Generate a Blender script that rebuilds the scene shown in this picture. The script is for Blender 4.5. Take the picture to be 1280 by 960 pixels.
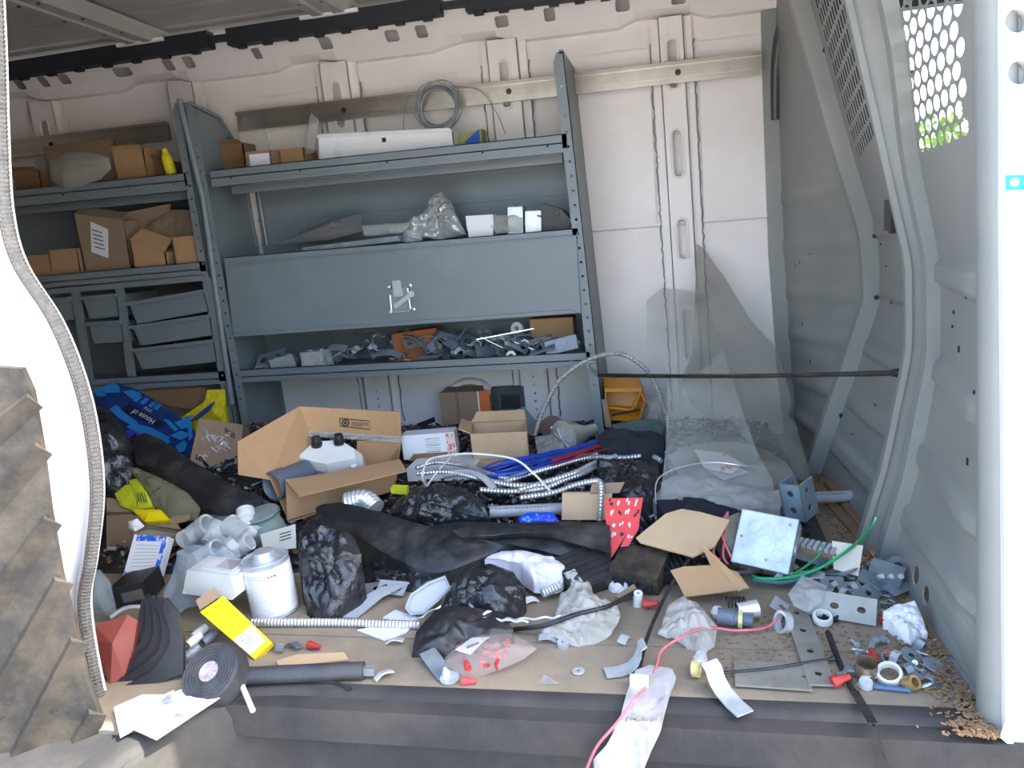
import bpy, bmesh, math, random
from mathutils import Vector as V, Matrix, noise
from mathutils.geometry import tessellate_polygon
for _o in list(bpy.data.objects): bpy.data.objects.remove(_o)
SC = bpy.context.scene; COL = SC.collection
R = math.radians
# ---------------------------------------------------------------- camera (X = towards the cab, Y = into the van, Z = up, floor at 0)
FPX = 960.0
YAW, PITCH, ROLL = R(12.2), R(11.2), R(4.7)
CAM = V((0, -1.37, .877))
_f = V((-math.sin(YAW)*math.cos(PITCH), math.cos(YAW)*math.cos(PITCH), -math.sin(PITCH)))
_r0 = V((math.cos(YAW), math.sin(YAW), 0)); _u0 = _r0.cross(_f)
_r = math.cos(ROLL)*_r0 - math.sin(ROLL)*_u0; _u = math.sin(ROLL)*_r0 + math.cos(ROLL)*_u0
cd = bpy.data.cameras.new('camera'); cd.sensor_width = 36; cd.lens = FPX/1280*36; cd.clip_start = .02
co = bpy.data.objects.new('camera', cd); COL.objects.link(co)
co.matrix_world = Matrix(((_r.x, _u.x, -_f.x, CAM.x), (_r.y, _u.y, -_f.y, CAM.y), (_r.z, _u.z, -_f.z, CAM.z), (0, 0, 0, 1)))
SC.camera = co
# ---------------------------------------------------------------- light
W = bpy.data.worlds.new('sky'); SC.world = W; W.use_nodes = True
_n = W.node_tree.nodes; _sky = _n.new('ShaderNodeTexSky'); _sky.sky_type = 'NISHITA'
_sky.sun_disc = False; _sky.sun_elevation = R(52); _sky.sun_rotation = R(80); _sky.air_density = 1.0; _sky.dust_density = 3.0; _sky.ozone_density = 1.0
W.node_tree.links.new(_sky.outputs[0], _n['Background'].inputs[0]); _n['Background'].inputs[1].default_value = .42
sd = bpy.data.lights.new('sun_offscreen', 'SUN'); sd.energy = 6.5; sd.angle = R(.6); sd.color = (1, .97, .93)
so = bpy.data.objects.new('sun_offscreen', sd); COL.objects.link(so); so.location = (6, -1, 8)
SUN = V((.62, .03, .78)).normalized()          # towards the sun
so.rotation_euler = SUN.to_track_quat('Z', 'Y').to_euler()
vs = SC.view_settings; vs.view_transform = 'Standard'; vs.look = 'None'; vs.gamma = 1; vs.use_curve_mapping = False; vs.exposure = 1.55
# ---------------------------------------------------------------- pixels to places
def ray(px, py): return _f + (px-640)/FPX*_r - (py-480)/FPX*_u
def P(px, py, x=None, y=None, z=None):
    d = ray(px, py)
    t = (x-CAM.x)/d.x if x is not None else (y-CAM.y)/d.y if y is not None else (z-CAM.z)/d.z
    return CAM + t*d
def ss(t): t = max(0., min(1., t)); return t*t*(3-2*t)
def H(x, y):                                      # height of the heap of material on the floor
    h = .085*ss((y-.34)/.45)*(1-ss((x-.2)/.3)) + .03*ss((y-.3)/.3)*(1-ss((x-.4)/.15))
    return h + .14*math.exp(-((x+1.55)/.35)**2-((y-1.15)/.4)**2)
def G(px, py, dz=0.):                             # where a pixel meets the heap
    d = ray(px, py); t = .9
    for i in range(500):
        p = CAM + t*d
        if p.z <= H(p.x, p.y)+dz: return p
        t += .006
    return p
def plane(px, py, tilt=0, head=0, **k):           # tilt 0 lies flat, 90 stands facing the door; anchored at a pixel
    a = P(px, py, **k) if k and 'dz' not in k else G(px, py, k.get('dz', 0.))
    n = Matrix.Rotation(R(head), 3, 'Z') @ V((0, -math.sin(R(tilt)), math.cos(R(tilt))))
    return a, n
def plane3(a, b, c):
    n = (b-a).cross(c-a).normalized()
    if n.dot(CAM-a) < 0: n = -n
    return a, n
def on(pl, px, py):
    d = ray(px, py); return CAM + d*((pl[0]-CAM).dot(pl[1])/d.dot(pl[1]))
# ---------------------------------------------------------------- materials
def lin(c): return tuple((v/255/12.92 if v/255 <= .04045 else ((v/255+.055)/1.055)**2.4) for v in c)+(1,)
MATS = {}
def mat(name, c, rough=.6, metal=0., c2=None, sc=6., amt=.5, bump=0., bsc=40., alpha=1., spec=.5, thr=(.4, .65), rvar=0.):
    if name in MATS: return MATS[name]
    m = bpy.data.materials.new(name); m.use_nodes = True; nt = m.node_tree; N = nt.nodes; L = nt.links.new
    b = N['Principled BSDF']; b.inputs['Base Color'].default_value = lin(c); b.inputs['Roughness'].default_value = rough
    b.inputs['Metallic'].default_value = metal; b.inputs['Specular IOR Level'].default_value = spec
    tc = N.new('ShaderNodeTexCoord')
    if c2:
        t = N.new('ShaderNodeTexNoise'); t.inputs['Scale'].default_value = sc; t.inputs['Detail'].default_value = 6; t.inputs['Roughness'].default_value = .65
        L(tc.outputs['Object'], t.inputs['Vector'])
        r = N.new('ShaderNodeValToRGB'); r.color_ramp.elements[0].position = thr[0]; r.color_ramp.elements[1].position = thr[1]
        r.color_ramp.elements[1].color = (amt, amt, amt, 1)
        L(t.outputs['Fac'], r.inputs['Fac'])
        x = N.new('ShaderNodeMix'); x.data_type = 'RGBA'; x.inputs[6].default_value = lin(c); x.inputs[7].default_value = lin(c2)
        L(r.outputs['Color'], x.inputs[0]); L(x.outputs[2], b.inputs['Base Color'])
        if rvar:
            a = N.new('ShaderNodeMath'); a.operation = 'MULTIPLY_ADD'; a.inputs[1].default_value = rvar; a.inputs[2].default_value = rough
            L(r.outputs['Color'], a.inputs[0]); L(a.outputs[0], b.inputs['Roughness'])
    if bump:
        t = N.new('ShaderNodeTexNoise'); t.inputs['Scale'].default_value = bsc; t.inputs['Detail'].default_value = 4
        L(tc.outputs['Object'], t.inputs['Vector'])
        q = N.new('ShaderNodeBump'); q.inputs['Strength'].default_value = bump; q.inputs['Distance'].default_value = .01
        L(t.outputs['Fac'], q.inputs['Height']); L(q.outputs['Normal'], b.inputs['Normal'])
    if alpha < 1:
        tr = N.new('ShaderNodeBsdfTransparent'); mx = N.new('ShaderNodeMixShader'); mx.inputs[0].default_value = alpha
        L(tr.outputs[0], mx.inputs[1]); L(b.outputs[0], mx.inputs[2]); L(mx.outputs[0], N['Material Output'].inputs['Surface'])
        tr.inputs[0].default_value = (.97, .97, .96, 1)
    MATS[name] = m; return m
white = mat('white_paint', (234, 227, 222), .42, c2=(216, 208, 200), sc=3, amt=.5)
whited = white
roofm = mat('roof_skin', (178, 173, 166), .6, c2=(150, 146, 140), sc=2.5, amt=.6)
dark = mat('dark_void', (30, 30, 33), .8)
rackm = mat('rack_grey_enamel', (114, 123, 127), .42, c2=(140, 148, 150), sc=4, amt=.4, thr=(.5, .75))
rackd = rackm
bulk = mat('bulkhead_grey_enamel', (134, 136, 132), .4, c2=(160, 157, 146), sc=3, amt=.55, thr=(.42, .72))
bulkl = bulk
bodyw = mat('body_white', (228, 229, 231), .3, c2=(214, 213, 210), sc=3, amt=.5)
sealm = mat('seal_rubber', (104, 101, 96), .8, c2=(136, 130, 120), sc=60, amt=.6, bump=.5, bsc=200)
rubber = mat('step_rubber', (50, 49, 48), .75, c2=(98, 91, 81), sc=4, amt=.55, thr=(.42, .75), bump=.15, bsc=60)
nose = rubber
ply = mat('plywood_dusty', (156, 140, 116), .85, c2=(112, 102, 90), sc=5, amt=.75, thr=(.38, .7), bump=.15, bsc=30)
trimd = mat('ribbed_guard', (40, 38, 35), .75, c2=(92, 82, 68), sc=9, amt=.6, bump=.2)
channel = mat('cable_channel_black', (34, 36, 42), .6)
rail = mat('mill_aluminium', (196, 188, 178), .3, .85, c2=(150, 142, 134), sc=4, amt=.6)
galv = mat('galvanised_steel', (206, 212, 214), .34, .45, c2=(164, 172, 176), sc=18, amt=.7)
galvd = mat('dull_zinc', (152, 160, 164), .4, .4, c2=(112, 120, 126), sc=14, amt=.7)
zinc = mat('bright_zinc', (226, 230, 232), .25, .55)
flex = mat('flex_steel', (212, 211, 208), .3, .6, c2=(158, 156, 152), sc=14, amt=.5)
board = mat('cardboard', (178, 141, 102), .85, c2=(158, 122, 86), sc=4, amt=.6)
boardl = mat('cardboard_pale', (192, 162, 126), .85, c2=(170, 140, 106), sc=5, amt=.5)
boardd = mat('cardboard_brown', (142, 108, 78), .88, c2=(116, 86, 62), sc=6, amt=.6)
kraft = mat('cardboard_dull', (152, 128, 104), .88, c2=(128, 106, 84), sc=5, amt=.6)
paper = mat('white_paper', (226, 226, 226), .7, c2=(196, 190, 182), sc=14, amt=.6, thr=(.55, .7))
black = mat('black_plastic', (30, 31, 34), .45, c2=(62, 60, 58), sc=10, amt=.6)
bagk = mat('black_film', (26, 27, 31), .22, c2=(58, 58, 58), sc=7, amt=.6, rvar=.25, spec=.6, bump=.9, bsc=26)
tarp = mat('black_tarp', (32, 32, 34), .42, c2=(98, 92, 80), sc=11, amt=.5, thr=(.45, .75), bump=.35, bsc=30)
cloth = mat('dark_cloth', (30, 32, 40), .95, c2=(48, 50, 58), sc=20, amt=.5)
clear = mat('clear_film', (205, 206, 202), .25, c2=(170, 168, 160), sc=9, amt=.5, alpha=0.3, bump=0.7, bsc=34)
clearb = mat('clear_film_bluish', (176, 192, 204), .25, c2=(150, 164, 174), sc=9, amt=.5, alpha=0.34, bump=0.7, bsc=34)
clearo = mat('clear_film_olive', (150, 146, 118), .3, c2=(120, 114, 92), sc=9, amt=.5, alpha=0.5, bump=0.7, bsc=34)
dustf = mat('dusty_film', (214, 209, 198), .4, c2=(182, 174, 160), sc=8, amt=.6, alpha=0.42, bump=0.5, bsc=34)
plexi = mat('acrylic_dusty', (222, 222, 216), .25, c2=(150, 148, 138), sc=5, amt=.7, alpha=0.2, bump=0.1, bsc=34)
plexi2 = mat('acrylic_scratched', (178, 176, 166), .3, c2=(112, 108, 98), sc=6, amt=.7, alpha=0.36, bump=0.1, bsc=34)
yellow = mat('yellow_plastic', (226, 208, 34), .5, c2=(196, 178, 30), sc=8, amt=.5)
yellow2 = mat('yellow_carton', (240, 214, 18), .45)
lime = mat('yellow_green_wrap', (204, 212, 40), .4, c2=(170, 176, 50), sc=9, amt=.5)
bluem = mat('navy_print', (26, 56, 120), .5)
cyan = mat('sky_blue_print', (38, 134, 206), .5)
purple = mat('violet_handle', (66, 60, 176), .5)
bluew = mat('blue_wire_insulation', (34, 72, 170), .4)
redw = mat('red_plastic', (184, 54, 48), .45, c2=(150, 46, 42), sc=20, amt=.4)
pinkw = mat('pink_wire', (222, 112, 124), .4)
greenw = mat('green_wire', (44, 168, 104), .4)
redsheet = mat('red_print', (216, 58, 56), .45)
brick = mat('red_brown_plastic', (126, 58, 48), .5, c2=(150, 82, 70), sc=7, amt=.5)
orange = mat('orange_print', (208, 100, 40), .6)
binor = mat('amber_bin', (214, 142, 26), .42, c2=(180, 112, 24), sc=12, amt=.6)
whitep = mat('white_plastic', (222, 222, 218), .4, c2=(196, 192, 184), sc=9, amt=.4)
pipeg = mat('grey_pvc', (96, 102, 114), .4)
pipel = mat('pale_grey_pvc', (176, 178, 182), .4, c2=(150, 148, 144), sc=9, amt=.5)
wood = mat('wood_strip', (150, 120, 88), .85, c2=(110, 84, 60), sc=12, amt=.6)
inkd = mat('dark_ink', (40, 36, 34), .7)
inkb = mat('blue_ink', (34, 84, 190), .6)
inkr = mat('red_ink', (210, 70, 56), .6)
teal = mat('teal_print', (30, 178, 186), .5)
asphalt = mat('pavement', (174, 169, 163), .9, c2=(148, 144, 138), sc=1.5, amt=.6)
leafm = mat('leaf_green', (112, 150, 44), .6, c2=(80, 120, 30), sc=2, amt=.7)
bark = mat('bark', (92, 76, 60), .9)
chip = mat('wood_chips', (156, 126, 90), .9, c2=(112, 84, 58), sc=60, amt=.7)
# ---------------------------------------------------------------- mesh helpers
WL = {}
class MB:
    def __init__(s): s.v = []; s.f = []; s.m = []; s.k = 0
    def add(s, vs, fs):
        b = len(s.v); s.v += [V(p) for p in vs]
        for f in fs: s.f.append([b+i for i in f]); s.m.append(s.k)
        return s
    def box(s, c, d, M=None):
        M = M or Matrix.Identity(3); c = V(c)
        q = [c + M @ V((sx*d[0]/2, sy*d[1]/2, sz*d[2]/2)) for sx in (-1, 1) for sy in (-1, 1) for sz in (-1, 1)]
        return s.add(q, [(0, 1, 3, 2), (4, 6, 7, 5), (0, 4, 5, 1), (2, 3, 7, 6), (0, 2, 6, 4), (1, 5, 7, 3)])
    def slab(s, pts, off):                         # polygon given a thickness along off
        n = len(pts); off = V(off); pts = [V(p) for p in pts]
        return s.add(pts+[p+off for p in pts], [list(range(n)), list(range(2*n-1, n-1, -1))]+[(i, (i+1) % n, n+(i+1) % n, n+i) for i in range(n)])
    def bar(s, a, b, w, h, up=(0, 0, 1)):
        a, b = V(a), V(b); d = (b-a).normalized(); x = d.cross(V(up)).normalized(); y = x.cross(d)
        q = [a+x*w/2*i+y*h/2*j for i, j in ((-1, -1), (1, -1), (1, 1), (-1, 1))]
        return s.slab(q, b-a)
    def tube(s, pts, r, seg=8, rf=None, flat=1.):
        pts = [V(p) for p in pts]; n = len(pts); vs, fs = [], []; px = None
        for i, p in enumerate(pts):
            d = (pts[min(i+1, n-1)]-pts[max(i-1, 0)]).normalized()
            if px is None: px = d.cross(V((0, 0, 1)) if abs(d.z) < .95 else V((1, 0, 0))).normalized()
            px = (px - d*px.dot(d)).normalized(); py = d.cross(px); rr = rf(i) if rf else r
            vs += [p + px*rr*math.cos(2*math.pi*j/seg) + py*rr*flat*math.sin(2*math.pi*j/seg) for j in range(seg)]
        for i in range(n-1):
            for j in range(seg): k = (j+1) % seg; fs.append((i*seg+j, i*seg+k, (i+1)*seg+k, (i+1)*seg+j))
        fs += [list(range(seg-1, -1, -1)), list(range((n-1)*seg, n*seg))]
        return s.add(vs, fs)
    def lathe(s, prof, M, o, seg=24):              # prof: (radius, height) along M's z axis
        o = V(o); vs, fs = [], []; n = len(prof)
        for r, h in prof: vs += [o + M @ V((r*math.cos(2*math.pi*j/seg), r*math.sin(2*math.pi*j/seg), h)) for j in range(seg)]
        for i in range(n-1):
            for j in range(seg): k = (j+1) % seg; fs.append((i*seg+j, i*seg+k, (i+1)*seg+k, (i+1)*seg+j))
        if prof[0][0] > 1e-6 and prof[0] != prof[-1]: fs.append(list(range(seg)))
        if prof[-1][0] > 1e-6 and prof[0] != prof[-1]: fs.append(list(range((n-1)*seg, n*seg)))
        return s.add(vs, fs)
    def plate(s, outer, holes, fn, nrm, th):       # flat outline with real holes; fn maps 2-D to 3-D, nrm is the thickness direction
        loops = [outer]+holes; flat = [q for l in loops for q in l]
        tri = tessellate_polygon([[V((q[0], q[1], 0)) for q in l] for l in loops])
        A = [V(fn(*q)) for q in flat]; nn = nrm if callable(nrm) else (lambda u, v: nrm)
        Bk = [A[i]+V(nn(*flat[i]))*th for i in range(len(A))]; n = len(A)
        fs = [tuple(t) for t in tri]+[tuple(n+i for i in reversed(t)) for t in tri]; b = 0
        for l in loops:
            for i in range(len(l)): j = (i+1) % len(l); fs.append((b+i, b+j, n+b+j, n+b+i))
            b += len(l)
        return s.add(A+Bk, fs)
    def grid(s, fn, nu, nv, th=None):
        vs = [fn(i/nu, j/nv) for i in range(nu+1) for j in range(nv+1)]
        fs = [(i*(nv+1)+j, (i+1)*(nv+1)+j, (i+1)*(nv+1)+j+1, i*(nv+1)+j+1) for i in range(nu) for j in range(nv)]
        if th is None: return s.add(vs, fs)
        t = V(th); n = len(vs); w = nv+1
        fs += [tuple(n+i for i in reversed(f)) for f in fs]
        rim = [i*w for i in range(nu)]+[nu*w+j for j in range(nv)]+[i*w+nv for i in range(nu, 0, -1)]+[j for j in range(nv, 0, -1)]
        for a, b in zip(rim, rim[1:]+rim[:1]): fs.append((a, b, n+b, n+a))
        return s.add(list(map(V, vs))+[V(p)+t for p in vs], fs)
    def build(s, name, m, par=None, smooth=False, origin=None):
        xs = [p.x for p in s.v]; ys = [p.y for p in s.v]; zs = [p.z for p in s.v]
        o = WL[par] if par else V(origin) if origin else V(((min(xs)+max(xs))/2, (min(ys)+max(ys))/2, min(zs)))
        me = bpy.data.meshes.new(name); me.from_pydata([p-o for p in s.v], [], s.f)
        for q in (m if isinstance(m, (list, tuple)) else [m]): me.materials.append(q)
        me.polygons.foreach_set('material_index', s.m)
        bm = bmesh.new(); bm.from_mesh(me); bmesh.ops.recalc_face_normals(bm, faces=bm.faces); bm.to_mesh(me); bm.free()
        if smooth:
            me.polygons.foreach_set('use_smooth', [True]*len(me.polygons))
            me.set_sharp_from_angle(angle=R(smooth if smooth is not True else 40))
        ob = bpy.data.objects.new(name, me); COL.objects.link(ob); WL[ob] = o
        if par: ob.parent = par
        else: ob.location = o
        return ob
def tag(o, label, cat, group=None):
    o['label'] = label; o['category'] = cat
    if group: o['group'] = group
    return o
def thing(name, label, cat, loc, group=None):
    o = bpy.data.objects.new(name, None); o.empty_display_size = .05; COL.objects.link(o); o.location = loc; WL[o] = V(loc)
    return tag(o, label, cat, group)
def struct(o): o['kind'] = 'structure'; return o
def stuff(o): o['kind'] = 'stuff'; return o
def rect(x0, y0, x1, y1): return [(x0, y0), (x1, y0), (x1, y1), (x0, y1)]
def ell(cx, cy, rx, ry, n=12, a=0): return [(cx+rx*math.cos(a+2*math.pi*i/n), cy+ry*math.sin(a+2*math.pi*i/n)) for i in range(n)]
def caps(cx, y0, y1, r, n=5):
    return [(cx+r*math.cos(math.pi*i/n), y1-r+r*math.sin(math.pi*i/n)) for i in range(n+1)]+[(cx-r*math.cos(math.pi*i/n), y0+r-r*math.sin(math.pi*i/n)) for i in range(n+1)]
def frame(rz=0, tilt=0, roll=0): return Matrix.Rotation(R(rz), 3, 'Z') @ Matrix.Rotation(R(tilt), 3, 'X') @ Matrix.Rotation(R(roll), 3, 'Y')
def bez(pts, n=8):                                 # smooth curve through points
    pts = [V(p) for p in pts]; out = []
    for i in range(len(pts)-1):
        p0, p1, p2, p3 = pts[max(i-1, 0)], pts[i], pts[i+1], pts[min(i+2, len(pts)-1)]
        for k in range(n):
            t = k/n; out.append(.5*((2*p1)+(p2-p0)*t+(2*p0-5*p1+4*p2-p3)*t*t+(3*p1-p0-3*p2+p3)*t**3))
    return out+[pts[-1]]
def resample(pts, step):
    out = [pts[0]]; acc = 0
    for a, b in zip(pts, pts[1:]):
        L = (b-a).length; t = step-acc
        while t < L: out.append(a.lerp(b, t/L)); t += step
        acc = L-(t-step)
    return out+[pts[-1]]
def axis(d):                                       # matrix whose z axis is d
    return V(d).normalized().to_track_quat('Z', 'Y').to_matrix()
def lettering(txt, o, right, up, size, m, par, name='lettering'):
    c = bpy.data.curves.new('t', 'FONT'); c.body = txt; c.size = size; c.align_x = 'CENTER'; c.align_y = 'CENTER'
    t = bpy.data.objects.new('t', c); COL.objects.link(t)
    me = bpy.data.meshes.new_from_object(t.evaluated_get(bpy.context.evaluated_depsgraph_get()))
    bpy.data.objects.remove(t); r = V(right).normalized(); u = V(up); u = (u-r*u.dot(r)).normalized(); n = r.cross(u)
    o = V(o)-WL[par]
    for q in me.vertices: q.co = o + r*q.co.x + u*q.co.y + n*.0006
    me.materials.clear(); me.materials.append(m)
    ob = bpy.data.objects.new(name, me); COL.objects.link(ob); ob.parent = par; return ob
# ================================================================ THE VAN
# floor: boards on a base, cut out in front for the step
STEP = [(.56, -.105), (-.80, -.105), (-.87, -.115), (-.93, -.15), (-.965, -.21), (-.985, -.30), (-.99, -.42)]
fl = struct(MB().box((-.6, .82, -.045), (5.8, 1.9, .07)).box((-2.25, -.2, -.045), (2.5, .4, .07)).build('floor', rubber))
MB().slab([(-3.38, .127, -.012), (.52, .127, -.012), (.52, 1.75, -.012), (-3.38, 1.75, -.012)], (0, 0, .012)).build('floor_board', ply, fl)
MB().slab([(-3.38, -.24, -.012), (-1.0, -.24, -.012), (-.955, -.14, -.012), (-.9, -.075, -.012), (-.83, -.055, -.012), (.47, -.045, -.012), (.47, .122, -.012), (-3.38, .122, -.012)], (0, 0, .011)).build('floor_board', ply, fl)
st = MB(); prof = [(.06, -.004), (.0, -.002), (-.018, -.014), (-.026, -.04), (-.03, -.27)]
def stepfn(u, v):
    i = min(int(u*(len(STEP)-1)), len(STEP)-2); t = u*(len(STEP)-1)-i
    a, b = V(STEP[i]), V(STEP[i+1]); p = a.lerp(b, t)
    d0 = V(STEP[max(i-1, 0)]); d1 = V(STEP[min(i+2, len(STEP)-1)]); d = (b-a).normalized(); n = V((-d.y, d.x))  # out of the well
    if n.x > .01 and i == 0: n = V((0, -1))
    j = min(int(v*4), 3); w = v*4-j; o = prof[j][0]*(1-w)+prof[j+1][0]*w; z = prof[j][1]*(1-w)+prof[j+1][1]*w
    nn = V((0, -1)).lerp(V((1, -.1)), ss((-.82-p.x)/.13)).normalized()
    q = p - nn*(o+.03) if False else p + nn*(-o-.03)
    return V((q.x, q.y, z))
sill = struct(MB().grid(stepfn, 36, 8).build('trim_1', rubber, smooth=50))
MB().grid(lambda u, v: stepfn(u, v*.5)+V((0, 0, .0015))+V((0, -.001, 0)), 36, 6).build('sill_nosing', nose, sill, smooth=50)
struct(MB().box((-.2, -.35, -.29), (1.75, .55, .03)).build('trim_2', rubber))
# far wall: skin, pressed frames, pillars with slots, rail with windows
wf = struct(MB().box((-1.45, 1.775, .8), (3.9, .03, 1.7)).build('wall_far', whited))
MB().box((-1.45, 1.755, .425), (3.88, .012, .845)).build('lower_panel', white, wf)
ribx = [(-2.72, -2.60), (-2.03, -1.91), (-1.335, -1.215), (-.64, -.52), (.01, .10)]
for i, (a, b) in enumerate([(-2.57, -2.06), (-1.88, -1.37), (-1.18, -.67), (-.485, -.045), (.135, .43), (-3.35, -2.75)]):
    MB().box(((a+b)/2, 1.755, 1.18), (b-a, .012, .655)).build('upper_panel', white, wf)
for i, (a, b) in enumerate(ribx):
    dx = -.022
    f = lambda u, v, a=a: V((a+u+(-.02)*(v-.6), 1.715+.0*v, v))
    w = b-a; sl = [caps(w/2, z0, z1, .016) for z0, z1 in ((1.35, 1.52), (1.03, 1.2), (.72, .87), (.32, .52))]+[ell(w/2, .07+.035*k, .005, .005, 8) for k in range(7)]
    MB().plate(rect(0, 0, w, 1.6), sl, f, (0, 1, 0), .004).build('wall_rib', white, wf)
    m = MB()
    for e in (0, w): m.slab([f(e, 0), f(e, 1.6), f(e, 1.6)+V((0, .05, 0)), f(e, 0)+V((0, .05, 0))], (.003 if e == 0 else -.003, 0, 0))
    for e in (-.03, w+.0): m.slab([f(e, 0)+V((0, .032, 0)), f(e+.03, 0)+V((0, .032, 0)), f(e+.03, 1.6)+V((0, .032, 0)), f(e, 1.6)+V((0, .032, 0))], (0, -.008, 0))
    for z0, z1 in ((1.35, 1.52), (1.03, 1.2), (.72, .87), (.32, .52)):
        lo = [f(*q)+V((0, -.002, 0)) for q in caps(w/2, z0-.006, z1+.006, .022)]
        m.tube(lo+lo[:1], .004, 5)
    m.build('rib_flange', white, wf)
    m = MB(); rng = random.Random(i)
    for e in (-.034, w+.034):
        if i >= 2: MB().tube([f(e, .1+.02*k)+V((rng.uniform(-.004, .004), .028+rng.uniform(-.002, .002), 0)) for k in range(72)], .003, 5).build('sealant_bead', rackd, wf)
MB().lathe([(.128, -.01), (.126, .022), (.118, .03), (.106, .03), (.098, .02), (.096, -.01), (.128, -.01)], axis((0, -1, 0)), P(590, 508, y=1.74)+V((0, .0, 0)), 40).build('pressed_ring', white, wf, smooth=True)
MB().bar((-3.3, 1.748, .85), (.43, 1.748, .86), .006, .012).build('panel_crease', white, wf)
for x in (-1.62, -1.75, -1.50): MB().bar((x, 1.75, .95), (x-.02, 1.75, 1.46), .012, .012, (0, 1, 0)).build('panel_swage', white, wf)
# cant rail
c0, c1, c2, c3 = P(0, 118, y=1.70), P(1000, -12, y=1.70), P(1000, -40, y=1.615), P(0, 84, y=1.615)
cpl = plane3(c0, c1, c3); cu = (c1-c0).normalized(); cv = cpl[1].cross(cu); cv = cv if cv.z > 0 else -cv
c0 = c0-cu*.6; Lc = (c1-c0).length+.02; Hc = (c3-c0).dot(cv)
def cuv(px, py): q = on(cpl, px, py)-c0; return q.dot(cu), q.dot(cv)
hol = []
for px, py, w, h in ((24, 105, 15, 17), (55, 103, 14, 15), (81, 100, 17, 15), (153, 90, 28, 13), (211, 82, 15, 16), (237, 80, 16, 16), (321, 67, 12, 15), (407, 54, 17, 16), (490, 45, 18, 15), (527, 40, 15, 16), (627, 27, 17, 14), (687, 19, 14, 16), (778, 7, 17, 14), (848, 0, 17, 13)):
    u, v = cuv(px, py); k = .003; w *= k*.5; h *= k*.55; v = min(max(v, h+.006), Hc-h-.004)
    hol.append([(u+a*w*(.7 if abs(a) == 1 and abs(b) == 1 else 1), v+b*h) for a, b in ((-1, -.7), (-.7, -1), (.7, -1), (1, -.7), (1, .7), (.7, 1), (-.7, 1), (-1, .7))])
MB().plate(rect(0, 0, Lc, Hc), hol, lambda u, v: c0+cu*u+cv*v, -cpl[1], .004).build('cant_rail', white, wf)
m = MB(); nb = 60
for k in range(nb):                                # wavy pressed lip below the rail
    def lip(t):
        ph = (t*5.6+.1) % 1; return -.016-.024*ss((.5-abs(ph-.5)-.14)/.07)
    a, b = k/nb, (k+1)/nb; A, B = c0+cu*Lc*a, c0+cu*Lc*b
    m.slab([A, B, B+V((0, .03, lip(b))), A+V((0, .03, lip(a)))], (0, .006, 0)); m.slab([A+V((0, .03, lip(a))), B+V((0, .03, lip(b))), B+V((0, .075, lip(b)-.006)), A+V((0, .075, lip(a)-.006))], (0, .0, .006))
m.build('rail_lip', whited, wf, smooth=30)
struct(MB().box((-1.45, 1.70, 1.73), (3.9, .16, .012)).box((-1.45, 1.775, 1.68), (3.9, .012, .12)).build('wall_far_upper', whited))
# ceiling
ce = struct(MB().grid(lambda u, v: V((-3.4+5.8*u, -.12+1.93*v, 1.765+.04*math.sin(math.pi*v)+.004*(1 if (v*9) % 1 < .12 else 0))), 4, 90, (0, 0, .05)).build('ceiling', roofm))
for x, w in ((-2.03, .17), (-1.22, .19), (-2.86, .17), (-.40, .18), (.35, .18)):
    q = [(-w/2, .0), (-w*.32, -.028), (-w*.12, -.028), (-w*.08, -.02), (w*.08, -.02), (w*.12, -.028), (w*.32, -.028), (w/2, 0)]
    m = MB(); m.slab([(x+a, 0, 1.772+b) for a, b in q]+[(x+w/2, 0, 1.79), (x-w/2, 0, 1.79)], (0, 1.64, -.015)); m.build('roof_bow', roofm, ce)
    MB().slab([(x-w*.62, 1.55, 1.728), (x+w*.62, 1.55, 1.728), (x+w*.62, 1.64, 1.71), (x-w*.62, 1.64, 1.71)], (0, 0, .012)).build('bow_bracket', white, ce)
    m = MB()
    for k in range(6):
        for e in (-.22, .22): MB().tube([(x+w*e, .4+.2*k, 1.75-.006), (x+w*e, .4+.2*k, 1.73)], .006, 6).build('bow_hole_dot', black, ce)  # black dots painting in the darkness of small holes in the bow
for k, (x0, x1, y0, y1) in enumerate(((-20, 264, 96, 52), (287, 552, 50, 10), (583, 840, 7, -24), (262, 290, 52, 48), (548, 585, 10, 6))):
    a, b = P(x0, y0-2, y=1.585), P(x1, y1-2, y=1.585); big = k < 3
    m = MB(); m.bar(a, b, .05 if big else .03, .062 if big else .022)
    if big:
        for t in range(8): q = a.lerp(b, (t+.5)/8); m.box(q+V((0, -.01, -.036)), (.035, .02, .02))
    o = m.build('cable_channel', channel); tag(o, ('black plastic cable channel under the roof edge above the yellow bottle', 'black plastic cable channel under the roof edge above the wire coil', 'black plastic cable channel under the roof edge above the bare white wall', 'bare cable run in the roof channel gap above the rounded shelving end', 'bare cable run in the roof channel gap beyond the wire coil')[k], 'cable channel', 'cable channels along the roof')
# mounting rail along the wall
for px0, py0, px1, py1, lab in ((298, 153, 952, 79, 'long ribbed aluminium rail bolted to the white wall above the shelving'), (-40, 193, 212, 164, 'ribbed aluminium rail on the wall behind the cardboard on the upper shelf')):
    a, b = P(px0, py0, y=1.70), P(px1, py1, y=1.70); t = thing('mounting_rail', lab, 'rail', a.lerp(b, .5)-V((0, 0, .04)))
    MB().bar(a, b, .008, .072).build('web', rail, t)
    for z in (-.032, .032): MB().bar(a+V((0, -.008, z)), b+V((0, -.008, z)), .018, .012).build('lip', rail, t)
    MB().bar(a+V((0, -.006, .0)), b+V((0, -.006, .0)), .004, .034).build('groove', rail, t)
    for x in (-2.64, -1.26, -.58, .056):
        if a.x < x < b.x: q = a.lerp(b, (x-a.x)/(b.x-a.x)); MB().tube([q+V((0, -.004, 0)), q+V((0, -.0115, 0))], .011, 12).build('bolt', black, t)  # each is a black disc standing in for a dark bolt hole
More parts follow.
